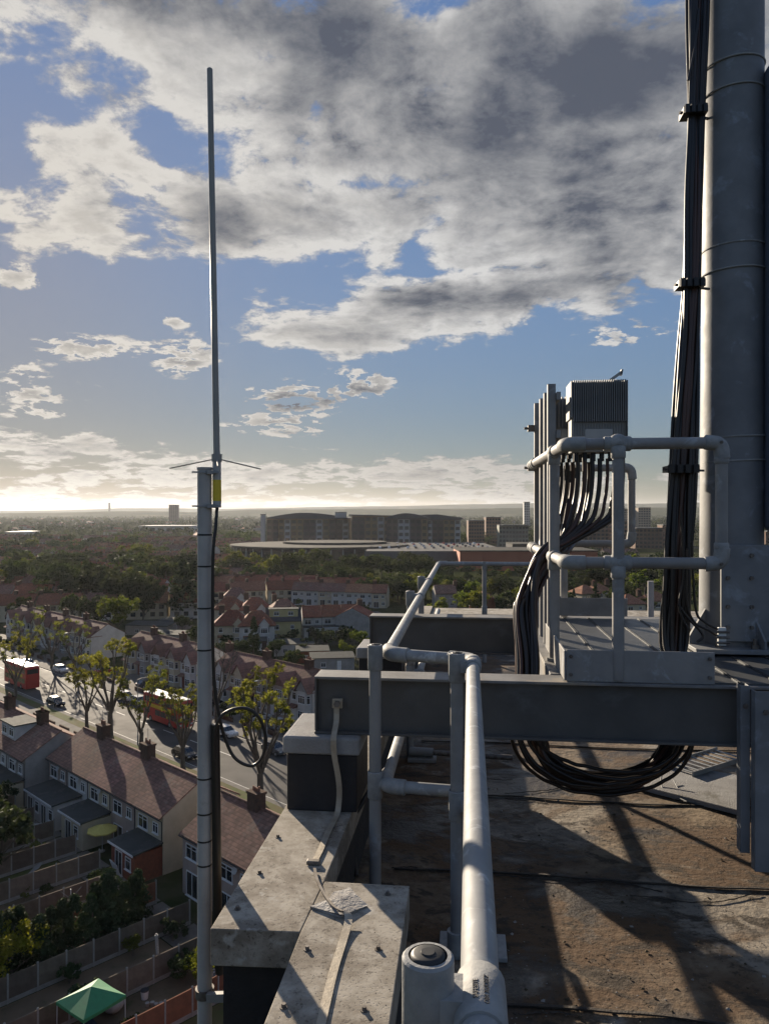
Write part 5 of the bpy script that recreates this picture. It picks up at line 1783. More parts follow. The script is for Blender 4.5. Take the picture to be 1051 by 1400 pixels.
# pollarded street trees
def pollard(seed, h, spread, leafy, lab):
    g = random.Random(seed)
    t = thing('street_tree', lab, 'tree', group='pollarded trees along the road')
    tr = h * .026
    fz = h * .26
    MB().tube([(0, 0, -.1), (0, 0, .3), (g.uniform(-.1, .1), g.uniform(-.1, .1), fz)], [tr * 1.5, tr * 1.15, tr], 10).build('trunk', M_bark, t, smooth=60)
    ends = []
    nl = g.randint(6, 7)
    for k in range(nl):
        a_ = 2 * PI * k / nl + g.uniform(-.3, .3)
        q = spread * g.uniform(.55, 1.0)
        top = h * g.uniform(.72, 1.0)
        b = MB()
        p = [(0, 0, fz - .25), (q * .28 * math.cos(a_), q * .28 * math.sin(a_), fz + (top - fz) * .28), (q * .62 * math.cos(a_ + .15), q * .62 * math.sin(a_ + .15), fz + (top - fz) * .62), (q * .8 * math.cos(a_), q * .8 * math.sin(a_), top)]
        b.tube(spline(p, 4), [tr * (.62 - .035 * j) for j in range(13)], 7)
        e = Vector(p[3])
        b.ball(e, tr * .5, 6, 4)
        ends.append(e)
        for m_ in range(3):
            f = g.uniform(.45, .95)
            i0 = Vector(p[2]).lerp(e, f) if f > .6 else Vector(p[1]).lerp(Vector(p[2]), f + .2)
            a2 = a_ + g.uniform(-1.3, 1.3)
            e2 = i0 + Vector((math.cos(a2) * g.uniform(.5, 1.2), math.sin(a2) * g.uniform(.5, 1.2), g.uniform(.6, 1.8)))
            b.tube([i0, i0.lerp(e2, .5) + Vector((0, 0, -.1)), e2], [tr * .28, tr * .2, tr * .14], 5)
            b.ball(e2, tr * .28, 5, 4)
            ends.append(e2)
        b.build('limb', M_bark, t, smooth=60)
    if leafy:
        cen, rd = [], []
        for e in ends:
            for m_ in range(leafy):
                cen.append((e.x + g.gauss(0, .38), e.y + g.gauss(0, .38), e.z + g.gauss(.15, .38)))
                rd.append(g.uniform(.25, .55))
        leaves('crown', np.array(cen), np.array(rd), 34, .14, L_plane, seed, parent=t)
    else:
        b = MB()
        for e in ends:
            for m_ in range(7):
                d = Vector((g.gauss(0, .5), g.gauss(0, .5), g.uniform(.4, 1.0)))
                b.tube([e, e + d * g.uniform(.8, 1.7)], [.03, .008], 3)
        o_ = b.build('twigs', M_bark, t)
        o_['kind'] = 'stuff'
    return t


for k, (s_, n_, h, sp, lf, lab) in enumerate(((-142.5, 52.4, 9.5, 3.8, 3, 'leafy pollarded tree at the left edge in front of the far bus'), (-114.2, 52.4, 9.2, 3.6, 3, 'leafy pollarded tree left of the taller one, near kerb'), (-106.5, 52.4, 13.5, 3.8, 4, 'tallest leafy pollarded tree on the near kerb'),
                                              (-97.6, 52.4, 10.0, 3.6, 3, 'leafy pollarded tree in front of the red bus'), (-86.8, 52.4, 10.5, 3.4, 3, 'leafy pollarded tree close left of the pole'), (-70.4, 52.4, 13.2, 4.6, 4, 'leafy pollarded tree right of the pole above the cable loop'),
                                              (-101.5, 67.2, 11.5, 3.2, 0, 'bare pollarded tree across the road right of the pole'), (-152, 67.2, 9.5, 4.2, 1, 'sparse pollarded tree on the far kerb by the left terrace'), (-163, 67.2, 10, 4.2, 1, 'sparse pollarded tree farther along the far kerb on the left'),
                                              (-90.5, 67.2, 10, 3.2, 3, 'leafy pollarded tree across the road before the slate sided house'), (-176, 67.2, 10, 4, 1, 'sparse pollarded tree at the far left kerb'), (-55, 52.4, 11, 4, 3, 'pollarded street tree hidden behind the padstone'))):
    o = pollard(300 + k, h, sp, lf, lab)
    o.location = tw(s_, n_, .12)
    o.rotation_euler = (0, 0, k * 1.3)


# ------------------------------------------------------------------ vehicles
M_tyre = mat('tyre_rubber', (.02, .02, .02), (.03, .03, .03), .85)
M_busred = mat('bus_red_paint', (.42, .018, .018), (.36, .016, .016), .35, 0, 1)
M_ad = mat('bus_advert_yellow', (.62, .46, .03), (.55, .40, .02), .5)
M_lampw = mat('head_lamp_glass', (.7, .7, .68), (.6, .6, .6), .2)
M_lampr = mat('tail_lamp_red', (.35, .02, .02), (.3, .02, .02), .3)
PAINT = {k: mat('car_paint_' + k, c, tuple(q * .9 for q in c), .28, .2, 1) for k, c in {'white': (.66, .66, .65), 'black': (.018, .018, .02), 'silver': (.36, .37, .38), 'blue': (.04, .07, .16), 'red': (.32, .03, .03), 'grey': (.11, .115, .12)}.items()}


def car(colour, lab, group='cars parked along the road', cat='car'):
    t = thing('parked_car', lab, cat, group=group)
    b = MB()
    prof = [(-2.05, .28), (2.05, .28), (2.1, .62), (1.95, .82), (1.0, .95), (-1.75, 1.0), (-2.08, .85)]
    for y0, y1, ins in ((-.82, .82, 0),):
        b.prism([(p[0], p[1]) for p in prof], 'y', y0, y1)
    b.build('body', PAINT[colour], t, bevel=.06)
    cab = [(1.0, .955), (.35, 1.42), (-1.25, 1.44), (-1.8, 1.005)]
    bb = MB()
    n = 4
    L1 = [(p[0], -.78 if p[1] < 1.2 else -.62, p[1]) for p in cab]
    L2 = [(p[0], .78 if p[1] < 1.2 else .62, p[1]) for p in cab]
    bb.add(L1 + L2, [(0, 1, 2, 3), (7, 6, 5, 4), (0, 4, 5, 1), (1, 5, 6, 2), (2, 6, 7, 3), (3, 7, 4, 0)])
    bb.build('glasshouse', M_glass, t)
    MB().prism([(.36, 1.425), (-1.26, 1.445), (-1.26, 1.475), (.34, 1.455)], 'y', -.61, .61).build('roof_panel', PAINT[colour], t)
    for x in (-1.3, 1.28):
        for y in (-.80, .80):
            w_ = MB().cyl((x, y - .1, .31), (x, y + .1, .31), .31, 14).build('wheel', M_tyre, t, smooth=40)
            MB().cyl((x, y + .102 * (1 if y > 0 else -1), .31), (x, y + .108 * (1 if y > 0 else -1), .31), .19, 10).build('rim', PAINT['silver'], w_)
    for y in (-.6, .6):
        MB().box(2.02, 2.10, y - .17, y + .17, .60, .74).build('headlight', M_lampw, t)
        MB().box(-2.11, -2.05, y - .15, y + .15, .70, .86).build('tail_lamp', M_lampr, t)
    return t


CARS = [(-158, 67.0, 'white', 'white car parked on the far kerb by the lamp post'), (-95.6, 64.9, 'white', 'small white car parked on the far kerb just right of the pole'), (-93.2, 73.2, 'silver', 'silver car on a front drive right of the pole'), (-98.7, 73, 'white', 'white car on a front drive behind the bare tree'),
        (-112, 72.8, 'black', 'black car on the drive of the white house right of the pole'), (-126.5, 72.6, 'black', 'black car on the drive of the white gabled house'), (-133, 72.8, 'grey', 'grey car on the drive left of the white gabled house'), (-121.5, 65.0, 'silver', 'silver car parked on the far kerb behind the red bus'), (-126.5, 65, 'white', 'white car parked on the far kerb behind the leafy trees'),
        (-91.0, 55.2, 'black', 'black car on the near kerb beside the pole'), (-131.5, 54.9, 'black', 'black car on the near kerb behind the chimney at left'), (-84, 64.9, 'grey', 'grey car on the far kerb behind the cable loop'), (-169, 64.8, 'blue', 'blue car on the far kerb at left'), (-150, 72.8, 'red', 'red car on a drive by the sparse trees')]
for s_, n_, col, lab in CARS:
    o = car(col, lab)
    o.location = tw(s_, n_, .015)
    o.rotation_euler = (0, 0, TROT + (PI / 2 if n_ > 71 else 0))
for px, d, rz, col, lab in ((352, 190, 20, 'white', 'white car between the hipped houses and the yellow house'), (393, 238, 5, 'white', 'white car in the street behind the yellow house'), (418, 246, 0, 'red', 'red car in the street behind the red terrace'), (430, 247, 0, 'silver', 'silver car in the street behind the red terrace'), (408, 243, 0, 'white', 'white van shaped car in the street above the red roof')):
    o = car(col, lab, 'cars in the street beyond')
    o.location = gp(px, d, .02)
    o.rotation_euler = (0, 0, R(rz) + YAW)


def bus(lab):
    t = thing('double_decker_bus', lab, 'bus', group='red double decker buses')
    L_, W_, H_ = 10.6, 2.5, 4.3
    b = MB().prism([(-L_ / 2, .32), (L_ / 2, .32), (L_ / 2 + .04, 1.1), (L_ / 2 - .1, 4.1), (L_ / 2 - .3, H_), (-L_ / 2 + .2, H_), (-L_ / 2, 4.1)], 'y', -W_ / 2, W_ / 2)
    b.build('body', M_busred, t, bevel=.06)
    MB().box(-L_ / 2 + .25, L_ / 2 - .4, -W_ / 2 + .12, W_ / 2 - .12, H_ + .002, H_ + .10).build('roof', M_white, t, bevel=.04)
    for sgn in (-1, 1):
        y0, y1 = (W_ / 2 + .002, W_ / 2 + .015) if sgn > 0 else (-W_ / 2 - .015, -W_ / 2 - .002)
        for k in range(6):
            x0 = -L_ / 2 + .5 + k * 1.6
            MB().box(x0, x0 + 1.5, y0, y1, 3.05, 3.85).build('upper_window', M_glass, t)
            if k not in ((1,) if sgn < 0 else ()):
                MB().box(x0, x0 + 1.5, y0, y1, 1.25, 2.1).build('lower_window', M_glass, t)
        MB().box(-L_ / 2 + 1.6, L_ / 2 - 2.2, y0, y1, 2.3, 2.85).build('advert_panel', M_ad, t)
    MB().box(L_ / 2 + .0, L_ / 2 + .06, -1.1, 1.1, 1.15, 2.25).build('windscreen', M_glass, t)
    MB().box(L_ / 2 - .06, L_ / 2 + .02, -1.1, 1.1, 2.95, 3.9).build('upper_windscreen', M_glass, t)
    MB().box(L_ / 2 - .02, L_ / 2 + .04, -.8, .8, 2.38, 2.75).build('destination_blind', M_dark, t)
    MB().box(-L_ / 2 - .015, -L_ / 2 - .001, -1.0, 1.0, 3.0, 3.85).build('rear_window', M_glass, t)
    for y in (-.95, .95):
        MB().box(L_ / 2 + .01, L_ / 2 + .07, y - .17, y + .17, .7, .95).build('headlight', M_lampw, t)
        MB().box(-L_ / 2 - .02, -L_ / 2 - .001, y - .12, y + .12, .9, 1.3).build('tail_lamp', M_lampr, t)
    for x in (-3.0, 2.7):
        for y in (-1.12, 1.12):
            w_ = MB().cyl((x, y - .15, .48), (x, y + .15, .48), .48, 16).build('wheel', M_tyre, t, smooth=40)
            MB().cyl((x, y + (.152 if y > 0 else -.152), .48), (x, y + (.165 if y > 0 else -.165), .48), .26, 12).build('rim', PAINT['silver'], w_)
    return t


o = bus('red double decker bus with white roof on the road left of the pole')
o.location = tw(-107.8, 62.4, .015)
o.rotation_euler = (0, 0, TROT)
o = bus('red double decker bus at the left edge behind the pollarded tree')
o.location = tw(-151.0, 56.6, .015)
o.rotation_euler = (0, 0, TROT + PI)


def lamp(lab, s_, n_, h, arm):
    t = thing('street_lamp', lab, 'street lamp', tw(s_, n_, .1), TROT, 'street lamps')
    MB().tube([(0, 0, 0), (0, 0, 1.4), (0, 0, 1.45), (0, 0, h)], [.11, .11, .07, .05], 8).build('column', M_galvd, t, smooth=40)
    MB().tube([(0, 0, h), (0, arm * .3, h + .12), (0, arm, h + .15)], .035, 6).build('arm', M_galvd, t, smooth=40)
    MB().box(-.13, .13, min(arm, arm * 1.35), max(arm, arm * 1.35), h + .10, h + .22).build('lantern', M_rru, t, bevel=.03)


lamp('tall street lamp on the far kerb by the left terrace', -149.5, 66.6, 9.0, -1.8)
lamp('slim street lamp on the near kerb in front of the bus', -100.5, 53.5, 9.2, 1.5)
lamp('street lamp on the far kerb hidden beyond the pole', -88, 66.6, 9.0, -1.6)

# ------------------------------------------------------------------ things standing in the gardens
t = thing('garden_gazebo', 'green canopy gazebo on white legs at the bottom left', 'gazebo', tw(-47.3, 22.0, .02), TROT + R(8))
M_green = mat('gazebo_green', (.03, .22, .085), (.025, .18, .07), .6, 0, 2, .2, 8)
a_ = 1.5
b = MB()
ap_ = (0, 0, 2.85)
cor = [(-a_, -a_, 2.1), (a_, -a_, 2.1), (a_, a_, 2.1), (-a_, a_, 2.1)]
val = [(x, y, 1.88) for x, y, z in cor]
mids = [tuple((Vector(cor[i]) + Vector(cor[(i + 1) % 4])) / 2 + Vector((0, 0, -.05))) for i in range(4)]
b.add(cor + val + [ap_] + mids, [(0, 9, 8), (9, 1, 8), (1, 10, 8), (10, 2, 8), (2, 11, 8), (11, 3, 8), (3, 12, 8), (12, 0, 8), (4, 5, 1, 9, 0), (5, 6, 2, 10, 1), (6, 7, 3, 11, 2), (7, 4, 0, 12, 3)])
b.build('canopy', M_green, t)
for x, y, z in cor:
    MB().cyl((x * .98, y * .98, 0), (x * .97, y * .97, 2.08), .025, 8).build('leg', M_upvc, t)
M_blue = mat('dark_blue_sheet', (.02, .03, .07), (.015, .02, .05), .7)
gt = thing('garden_table', 'dark blue covered table standing under the green gazebo', 'table', tw(-46.6, 21.6, .02), TROT)
MB().box(-.8, .8, -.5, .5, .70, .75).build('table_top', M_blue, gt)
MB().box(-.79, .79, -.49, .49, .25, .698).build('cover', M_blue, gt, bevel=.05)
for x in (-.7, .7):
    for y in (-.4, .4):
        MB().box(x - .03, x + .03, y - .03, y + .03, 0, .25).build('leg', M_dark, gt)
t = thing('parasol', 'open yellow parasol in the garden by the cream extension', 'parasol', tw(-71.6, 34.4, .02))
M_parasol = mat('parasol_cloth', (.55, .45, .11), (.48, .39, .09), .8)
b = MB()
ring_ = [(1.45 * math.cos(PI * k / 4), 1.45 * math.sin(PI * k / 4), 2.15) for k in range(8)]
b.add(ring_ + [(0, 0, 2.6)], [(k, (k + 1) % 8, 8) for k in range(8)])
b.add([(x, y, z - .12) for x, y, z in ring_] + ring_, [(k, (k + 1) % 8, 8 + (k + 1) % 8, 8 + k) for k in range(8)])
b.build('canopy', M_parasol, t)
MB().cyl((0, 0, 0), (0, 0, 2.62), .025, 8).build('pole', M_upvc, t)
MB().cyl((0, 0, 0), (0, 0, .1), .26, 12).build('base', M_cpost, t)


def gtable(lab, s_, n_, top, leg, r=.55, cat='table', nm='garden_table'):
    t = thing(nm, lab, cat, tw(s_, n_, .02))
    MB().cyl((0, 0, .68), (0, 0, .73), r, 16).build('table_top', top, t)
    for k in range(4):
        MB().cyl((r * .6 * math.cos(k * PI / 2), r * .6 * math.sin(k * PI / 2), 0), (r * .5 * math.cos(k * PI / 2), r * .5 * math.sin(k * PI / 2), .68), .025, 6).build('leg', leg, t)


gtable('round white garden table in the dark garden below the white extension', -82.6, 29.2, M_upvc, M_upvc)
def chair(lab, s_, n_, rz, m_):
    t = thing('garden_chair', lab, 'chair', tw(s_, n_, .02), rz)
    MB().box(-.26, .26, -.26, .26, .40, .45).build('seat', m_, t, bevel=.02)
    MB().box(-.26, .26, .23, .28, .452, .95).build('backrest', m_, t, bevel=.02)
    for x in (-.22, .22):
        for y in (-.22, .22):
            MB().box(x - .025, x + .025, y - .025, y + .025, 0, .40).build('leg', m_, t)
for lab, s_, n_, rz in (('white garden chair beside the white extension', -80.4, 31.6, .4), ('white garden chair nearest the round table', -79.3, 31.2, 1.9), ('grey garden chair in the dark garden by the fence', -76.6, 30.6, 2.6)):
    chair(lab, s_, n_, rz, M_upvc if 'white g' in lab else M_cpost)
t = thing('loose_panels', 'pale boards leaning by the door of the red brick extension', 'boards', tw(-66.0, 32.6, .02), TROT)
for k in range(3):
    MB().obox((.35 * k - .2, .25, .75), (1, 0, 0), Vector((0, 1, .35)).normalized(), Vector((0, -.35, 1)).normalized(), .5, .04, 1.5 - .2 * k).build('board', M_upvc, t)
t = thing('timber_pile', 'heap of pale timber offcuts lying along the fence', 'timber pile', tw(-72.2, 28.3, .02), TROT - .8)
for k in range(6):
    MB().bar((-1.2 + .1 * k, -.3 + .12 * k, .1 + .06 * k), (1.1 - .05 * k, -.2 + .15 * k, .12 + .08 * k), .12, .04).build('plank', M_cpost, t)
t = thing('bucket', 'white bucket with dark lid by the grey fence', 'bucket', tw(-47.9, 26.0, .02))
MB().tube([(0, 0, 0), (0, 0, .55)], [.22, .27], 14).build('tub', M_upvc, t, smooth=40)
MB().cyl((0, 0, .55), (0, 0, .60), .28, 14).build('lid', M_dark, t)
t = thing('garden_post', 'leaning pale post standing behind the grey fence', 'post', tw(-49.6, 28.0, .02))
MB().tube([(0, 0, 0), (-.12, -.1, 2.9)], [.10, .13], 8).build('post', M_felt, t)
MB().cyl((-.12, -.1, 2.9), (-.125, -.105, 3.0), .07, 8).build('post_cap', M_felt, t)
b = MB().ball((0, 0, .42), .62, 12, 8, .7)
bag = b.build('rubbish_bag', M_cpost, smooth=80)
bag.location = tw(-48.2, 24.0, .02)
bag.scale = (1, 1.35, 1)
tag(bag, 'pale lumpy sack slumped against the grey fence above the gazebo', 'sack')
t = thing('plant_pots', 'group of pale pots on the brown ground by the bucket', 'pots', tw(-47.0, 25.7, .02))
for k in range(4):
    MB().tube([(.3 * k, .12 * (k % 2), 0), (.3 * k, .12 * (k % 2), .26)], [.10, .15], 8).build('pot', M_cpost, t)
t = thing('cycle_rack', 'tangle of white metal garden furniture by the yellow shrub', 'garden furniture', tw(-46.0, 30.4, .02), TROT)
for k in range(5):
    MB().tube([(-.8 + .35 * k, -.3, 0), (-.75 + .35 * k, -.2, .75), (-.45 + .35 * k, .3, .8), (-.4 + .35 * k, .35, 0)], .025, 6).build('frame', M_upvc, t)
t = thing('washing_post', 'white clothes post with crossed arms on the lawn behind the hedge', 'clothes post', tw(-62.2, 27.2, .02), TROT)
MB().cyl((0, 0, 0), (0, 0, 2.1), .04, 8).build('post', M_upvc, t)
for k in range(4):
    MB().bar((0, 0, 1.3), (1.2 * math.cos(k * PI / 2 + .4), 1.2 * math.sin(k * PI / 2 + .4), 1.75), .03, .03).build('arm', M_cpost, t)
# television aerials on the chimneys
for s_, n_, lab in ((-73.0, 40, 'television aerial on the chimney above the parasol'), (-83.2, 40, 'television aerial on the chimney of the white house')):
    t = thing('tv_aerial', lab, 'aerial', tw(s_, n_, 9.0), TROT + .5)
    MB().cyl((0, 0, 0), (0, 0, 1.6), .025, 6).build('mast', M_galv, t)
    MB().bar((-.6, 0, 1.5), (.8, 0, 1.5), .025, .025).build('boom', M_galv, t)
    for k in range(7):
        MB().bar((-.55 + .2 * k, -.28, 1.5), (-.55 + .2 * k, .28, 1.5), .015, .015).build('element', M_galv, t)
# ================================================================== FAR THINGS
F_tan = mat('facade_tan', (.25, .175, .085), (.21, .15, .075), .8, 0, .05)
F_brown = mat('facade_dark_brown', (.075, .055, .055), (.06, .045, .045), .7, 0, .05)
F_pale = mat('facade_pale', (.42, .42, .40), (.36, .36, .35), .7, 0, .05)
F_green = mat('facade_grey_green', (.20, .21, .17), (.17, .18, .15), .7, 0, .05)
F_roof = mat('metal_roof_grey', (.10, .105, .105), (.075, .08, .08), .75, .0, .02, spec=.2)
F_roofl = mat('flat_roof_pale', (.075, .073, .062), (.06, .058, .052), .95, 0, .03, spec=.1)
F_conc = mat('car_park_concrete', (.15, .147, .14), (.115, .112, .108), .95, 0, .06, .2, .8, spec=.1)
F_rust = mat('cladding_rust_red', (.42, .12, .055), (.36, .10, .048), .7, 0, .05)
F_beige = mat('tower_beige', (.34, .28, .22), (.28, .23, .18), .85, 0, .05)
F_brick = mat('flats_brick', (.20, .12, .085), (.15, .095, .07), .9, 0, .05)
HN = Vector((0, 0, 1))


def block(name, lab, px0, px1, d, zb, zt, dep, roofprof=None, bays=None, floors=5, fmat=F_tan, group=None, rz=0.0, roofm=None, curve=0.0, cat='building'):
    """a long building: facade bays of alternating cladding, windows proud by a hand, own roof; px = columns of its two ends at distance d"""
    xa, xb = (px0 - 525.5) / 1050 * d, (px1 - 525.5) / 1050 * d
    w = xb - xa
    t = thing(name, lab, cat, c2w((xa + xb) / 2, d, GZ), YAW + rz, group)
    nb = bays or max(4, int(w / 5.5))
    bw = w / nb
    H = zt - zb
    yc = lambda x: curve * ((2 * x / w) ** 2)
    # body
    pl = [(-w / 2 + bw * k, yc(-w / 2 + bw * k)) for k in range(nb + 1)] + [(w / 2, dep), (-w / 2, dep)]
    MB().prism(pl, 'z', zb - 1, zt).build('wall', fmat, t)
    wm = None
    pats = {'hosp': [F_tan, F_brown, F_tan, F_brown, F_pale, F_brown, F_tan]}
    q = random.Random(int(px0 * 7 + d))
    for k in range(nb):
        x0, x1 = -w / 2 + bw * k + .03, -w / 2 + bw * (k + 1) - .03
        xm = (x0 + x1) / 2
        ym = (yc(x0) + yc(x1)) / 2
        ang_ = math.atan2(yc(x1) - yc(x0), x1 - x0)
        if name == 'hospital_building':
            pm = pats['hosp'][(k // 2 + int(px0)) % 7] if (k + int(px0)) % 5 else F_pale
            o = MB().box(-bw / 2 + .05, bw / 2 - .05, -.35, .6, zb, zt - .8).build('facade_panel', pm, t)
            o.location = (xm, ym, 0)
            o.rotation_euler = (0, 0, ang_)
        if wm is None:
            fh = H / floors
            b = MB()
            for f in range(floors):
                z0 = zb + fh * f + fh * .28
                b.box(-bw * .34, bw * .34, -.48, -.40, z0, z0 + fh * .5)
                b.box(-bw * .36, bw * .36, -.55, -.38, z0 - .2, z0 - .02)
            o = b.build('windows', M_glass, t)
            wm = o.data
            src = MB()
            o['kind'] = 'stuff'
        else:
            o = bpy.data.objects.new('windows', wm)
            C.objects.link(o)
            o.parent = t
            o['kind'] = 'stuff'
        o.location = (xm, ym - (.0 if name == 'hospital_building' else -.36), 0)
        o.rotation_euler = (0, 0, ang_)
    rp = roofprof or [(-.5, 0), (.5, 0)]
    b = MB()
    for k in range(len(rp) - 1):
        (u0, h0), (u1, h1) = rp[k], rp[k + 1]
        x0, x1 = u0 * w, u1 * w
        b.prism([(x0, zt + .02), (x1, zt + .02), (x1, zt + .9 + h1), (x0, zt + .9 + h0)], 'y', -2.2 + yc(x0) * .5, dep + 1)
    b.build('roof', roofm or F_roof, t)
    return t


GH = 'hospital style blocks below the horizon'
arch = lambda h, n=10: [(-.5 + k / n, h * math.sin(PI * k / n)) for k in range(n + 1)]
block('hospital_building', 'long tan and brown building with domed metal roof, leftmost of the row', 362, 476, 690, 0, 26.8, 30, arch(4.6, 14), 13, 5, F_tan, GH, R(-3), curve=7)
block('hospital_building', 'tan and brown block with overhanging flat roof in the middle of the row', 481, 560, 672, 0, 29.5, 28, [(-.55, .5), (.55, -.8)], 9, 5, F_tan, GH, R(3))
block('hospital_building', 'brown block with pale arched roof right of the middle block', 528, 584, 655, 0, 27.5, 26, arch(3.6, 10), 7, 5, F_brown, GH, R(-8))
block('hospital_building', 'brown and tan block with sloping roof at the right end of the row', 574, 630, 665, 0, 26.5, 26, [(-.55, 3.2), (-.1, 3.6), (.55, .6)], 7, 5, F_brown, GH, R(10))
t = thing('stair_tower', 'white glazed stair tower at the left end of the domed building', 'tower', gp(360, 688), YAW, GH)
MB().box(-1.8, 1.8, -3, 3, 0, 30.5).build('wall', F_pale, t)
MB().box(-2.2, 2.2, -3.4, 3.4, 30.52, 31.2).build('roof', F_roof, t)
t = thing('plant_room', 'small white plant room on the roof between the long blocks', 'plant room', gp(466, 690, 29), YAW)
MB().box(-5, 5, -3, 3, -1, 3.6).build('wall', F_pale, t)
MB().box(-5.4, 5.4, -3.4, 3.4, 3.62, 4.1).build('roof', F_roof, t)

# low round-ended building in front
t = thing('oval_building', 'low oval building with a broad pale flat roof before the domed building', 'building', gp(437, 548), YAW)
n = 48
el = [(63 * math.cos(2 * PI * k / n), 58 * math.sin(2 * PI * k / n)) for k in range(n)]
MB().prism([(x * .95, y * .95) for x, y in el], 'z', -.5, 8.8).build('wall', F_brown, t)
MB().prism(el, 'z', 8.82, 10.2).build('roof', F_roofl, t)
MB().prism([(x * .6 + 10, y * .5 + 12) for x, y in el], 'z', 10.22, 11.6).build('upper_roof', F_roofl, t)
for k in range(26, 46):
    a_ = 2 * PI * k / n
    o = MB().box(-2.4, 2.4, -.2, .2, 3.0, 7.0).build('window', M_glass, t)
    o.location = (63 * .957 * math.cos(a_), 58 * .957 * math.sin(a_), 0)
    o.rotation_euler = (0, 0, math.atan2(63 * math.cos(a_) * -1, -58 * math.sin(a_)) if False else a_ + PI / 2)
    o2 = MB().box(-.35, .35, -.3, .3, 0, 8.7).build('column', F_pale, t)
    a2 = a_ + PI / n
    o2.location = (63 * .965 * math.cos(a2), 58 * .965 * math.sin(a2), 0)
    o2.rotation_euler = (0, 0, a2 + PI / 2)

# car park deck
t = thing('car_park', 'grey concrete car park deck with parked cars on top behind the tree belt', 'car park', gp(606, 452), YAW)
x0, x1 = -46, 42
MB().box(x0, x1, 0, 150, 8.2, 9.0).build('deck', F_conc, t)
MB().box(x0, x1, -.3, 0 - .004, 4.6, 10.0).build('parapet', F_conc, t)
MB().box(x0, x1, -.3, -.004, 1.2, 3.2).build('parapet', F_conc, t)
MB().box(x0, x1, 6, 150, 0, 8.18).build('core_wall', F_brown, t)
for k in range(13):
    x = x0 + 1 + k * (x1 - x0 - 2) / 12
    MB().box(x - .4, x + .4, -.8, -.31, 0, 9.2).build('pillar', F_conc, t)
t2 = thing('rust_red_hall', 'low rust red clad hall at the right of the car park behind the rail', 'building', gp(670, 430), YAW)
MB().box(-17, 60, 0, 40, 0, 10.9).build('wall', F_rust, t2)
MB().box(-17.6, 60.6, -.6, 40.6, 10.92, 11.5).build('roof', F_roofl, t2)
for k in range(12):
    MB().box(-16.5 + k * 6.3, -16.2 + k * 6.3, -.25, -.004, 0, 9.9).build('cladding_rib', F_rust, t2)
rc_ = random.Random(4)
simple = {}
for c_ in ('white', 'black', 'silver', 'red', 'grey', 'blue'):
    b = MB().box(-2.1, 2.1, -.85, .85, .3, .92)
    b.prism([(1.1, .921), (.4, 1.45), (-1.3, 1.45), (-1.9, .921)], 'y', -.75, .75)
    simple[c_] = b.build('parked_car', PAINT[c_])
cpo = gp(606, 452, 9.02)
first = set()
for k in range(56):
    c_ = rc_.choice(list(simple))
    if c_ in first:
        o = simple[c_].copy()
        C.objects.link(o)
    else:
        o = simple[c_]
        first.add(c_)
    row = k // 14
    o.location = cpo + c2w(-43 + (k % 14) * 5.8 + rc_.uniform(-.4, .4), 50 + row * 24 + rc_.uniform(-.5, .5)) 
    o.rotation_euler = (0, 0, YAW + PI / 2 + (PI if rc_.random() < .5 else 0))
    tag(o, '%s car parked on the concrete deck before the long buildings' % c_, 'car', 'cars parked on the deck')
for c_ in simple:
    if c_ not in first:
        bpy.data.objects.remove(simple[c_])

GR = 'blocks of flats towards the right horizon'
block('flats', 'brown block of flats right of the long tan buildings', 640, 662, 760, 0, 24, 16, None, 6, 7, F_brick, GR)
block('flats', 'taller brown block of flats beside the first one', 664, 684, 800, 0, 27, 16, None, 5, 8, F_brick, GR)
block('flats', 'long pale terrace of flats left of the radio rack', 682, 722, 720, 0, 20, 14, None, 9, 5, F_green, GR)
block('flats', 'long brick block of flats seen through the radio rack', 770, 832, 700, 0, 21, 14, None, 11, 6, F_brick, GR)
block('flats', 'brick block of flats behind the rail, left of the twin tower', 826, 868, 760, 0, 24, 14, None, 8, 6, F_brick, GR)
block('flats', 'low brick block of flats right of the back rail', 868, 905, 690, 0, 18, 14, None, 7, 5, F_brick, GR)
block('flats', 'brick block of flats right of the mast cables', 905, 948, 740, 0, 20, 14, None, 8, 5, F_brick, GR)
block('flats', 'brick block of flats at the far right behind the mast plate', 1046, 1120, 620, 0, 17, 14, None, 8, 5, F_brick, GR)
block('tower_flats', 'square beige tower block on the right horizon behind the back rail', 872, 889, 1150, 0, 39, 16, None, 5, 11, F_beige, GR)
block('tower_flats', 'beige tower block half hidden behind the rail post', 852, 868, 1170, 0, 37, 16, None, 5, 11, F_beige, GR)
block('tower_flats', 'slim pale tower block on the horizon left of the radio rack', 716, 724, 1500, 0, 52, 12, None, 3, 16, F_pale, GR)
block('tower_flats', 'dark broad tower block alone on the left horizon', 231, 242, 2100, 0, 52, 22, None, 4, 14, F_brown, None)
block('tower_flats', 'tiny mast like tower far away on the left skyline', 148.5, 150.5, 5200, 0, 95, 12, None, 2, 10, F_brown, None)
block('warehouse', 'long pale warehouse roof among the trees left of the pole', 190, 262, 1120, 0, 12, 60, None, 6, 1, F_pale, None, roofm=F_pale)
block('warehouse', 'low white warehouse at the far left among trees', 8, 34, 900, 0, 9, 40, None, 4, 1, F_pale, None, roofm=F_pale)
block('warehouse', 'pale shed roof beyond the car park, right', 700, 735, 560, 0, 9, 30, None, 5, 1, F_conc, None, roofm=F_roofl)

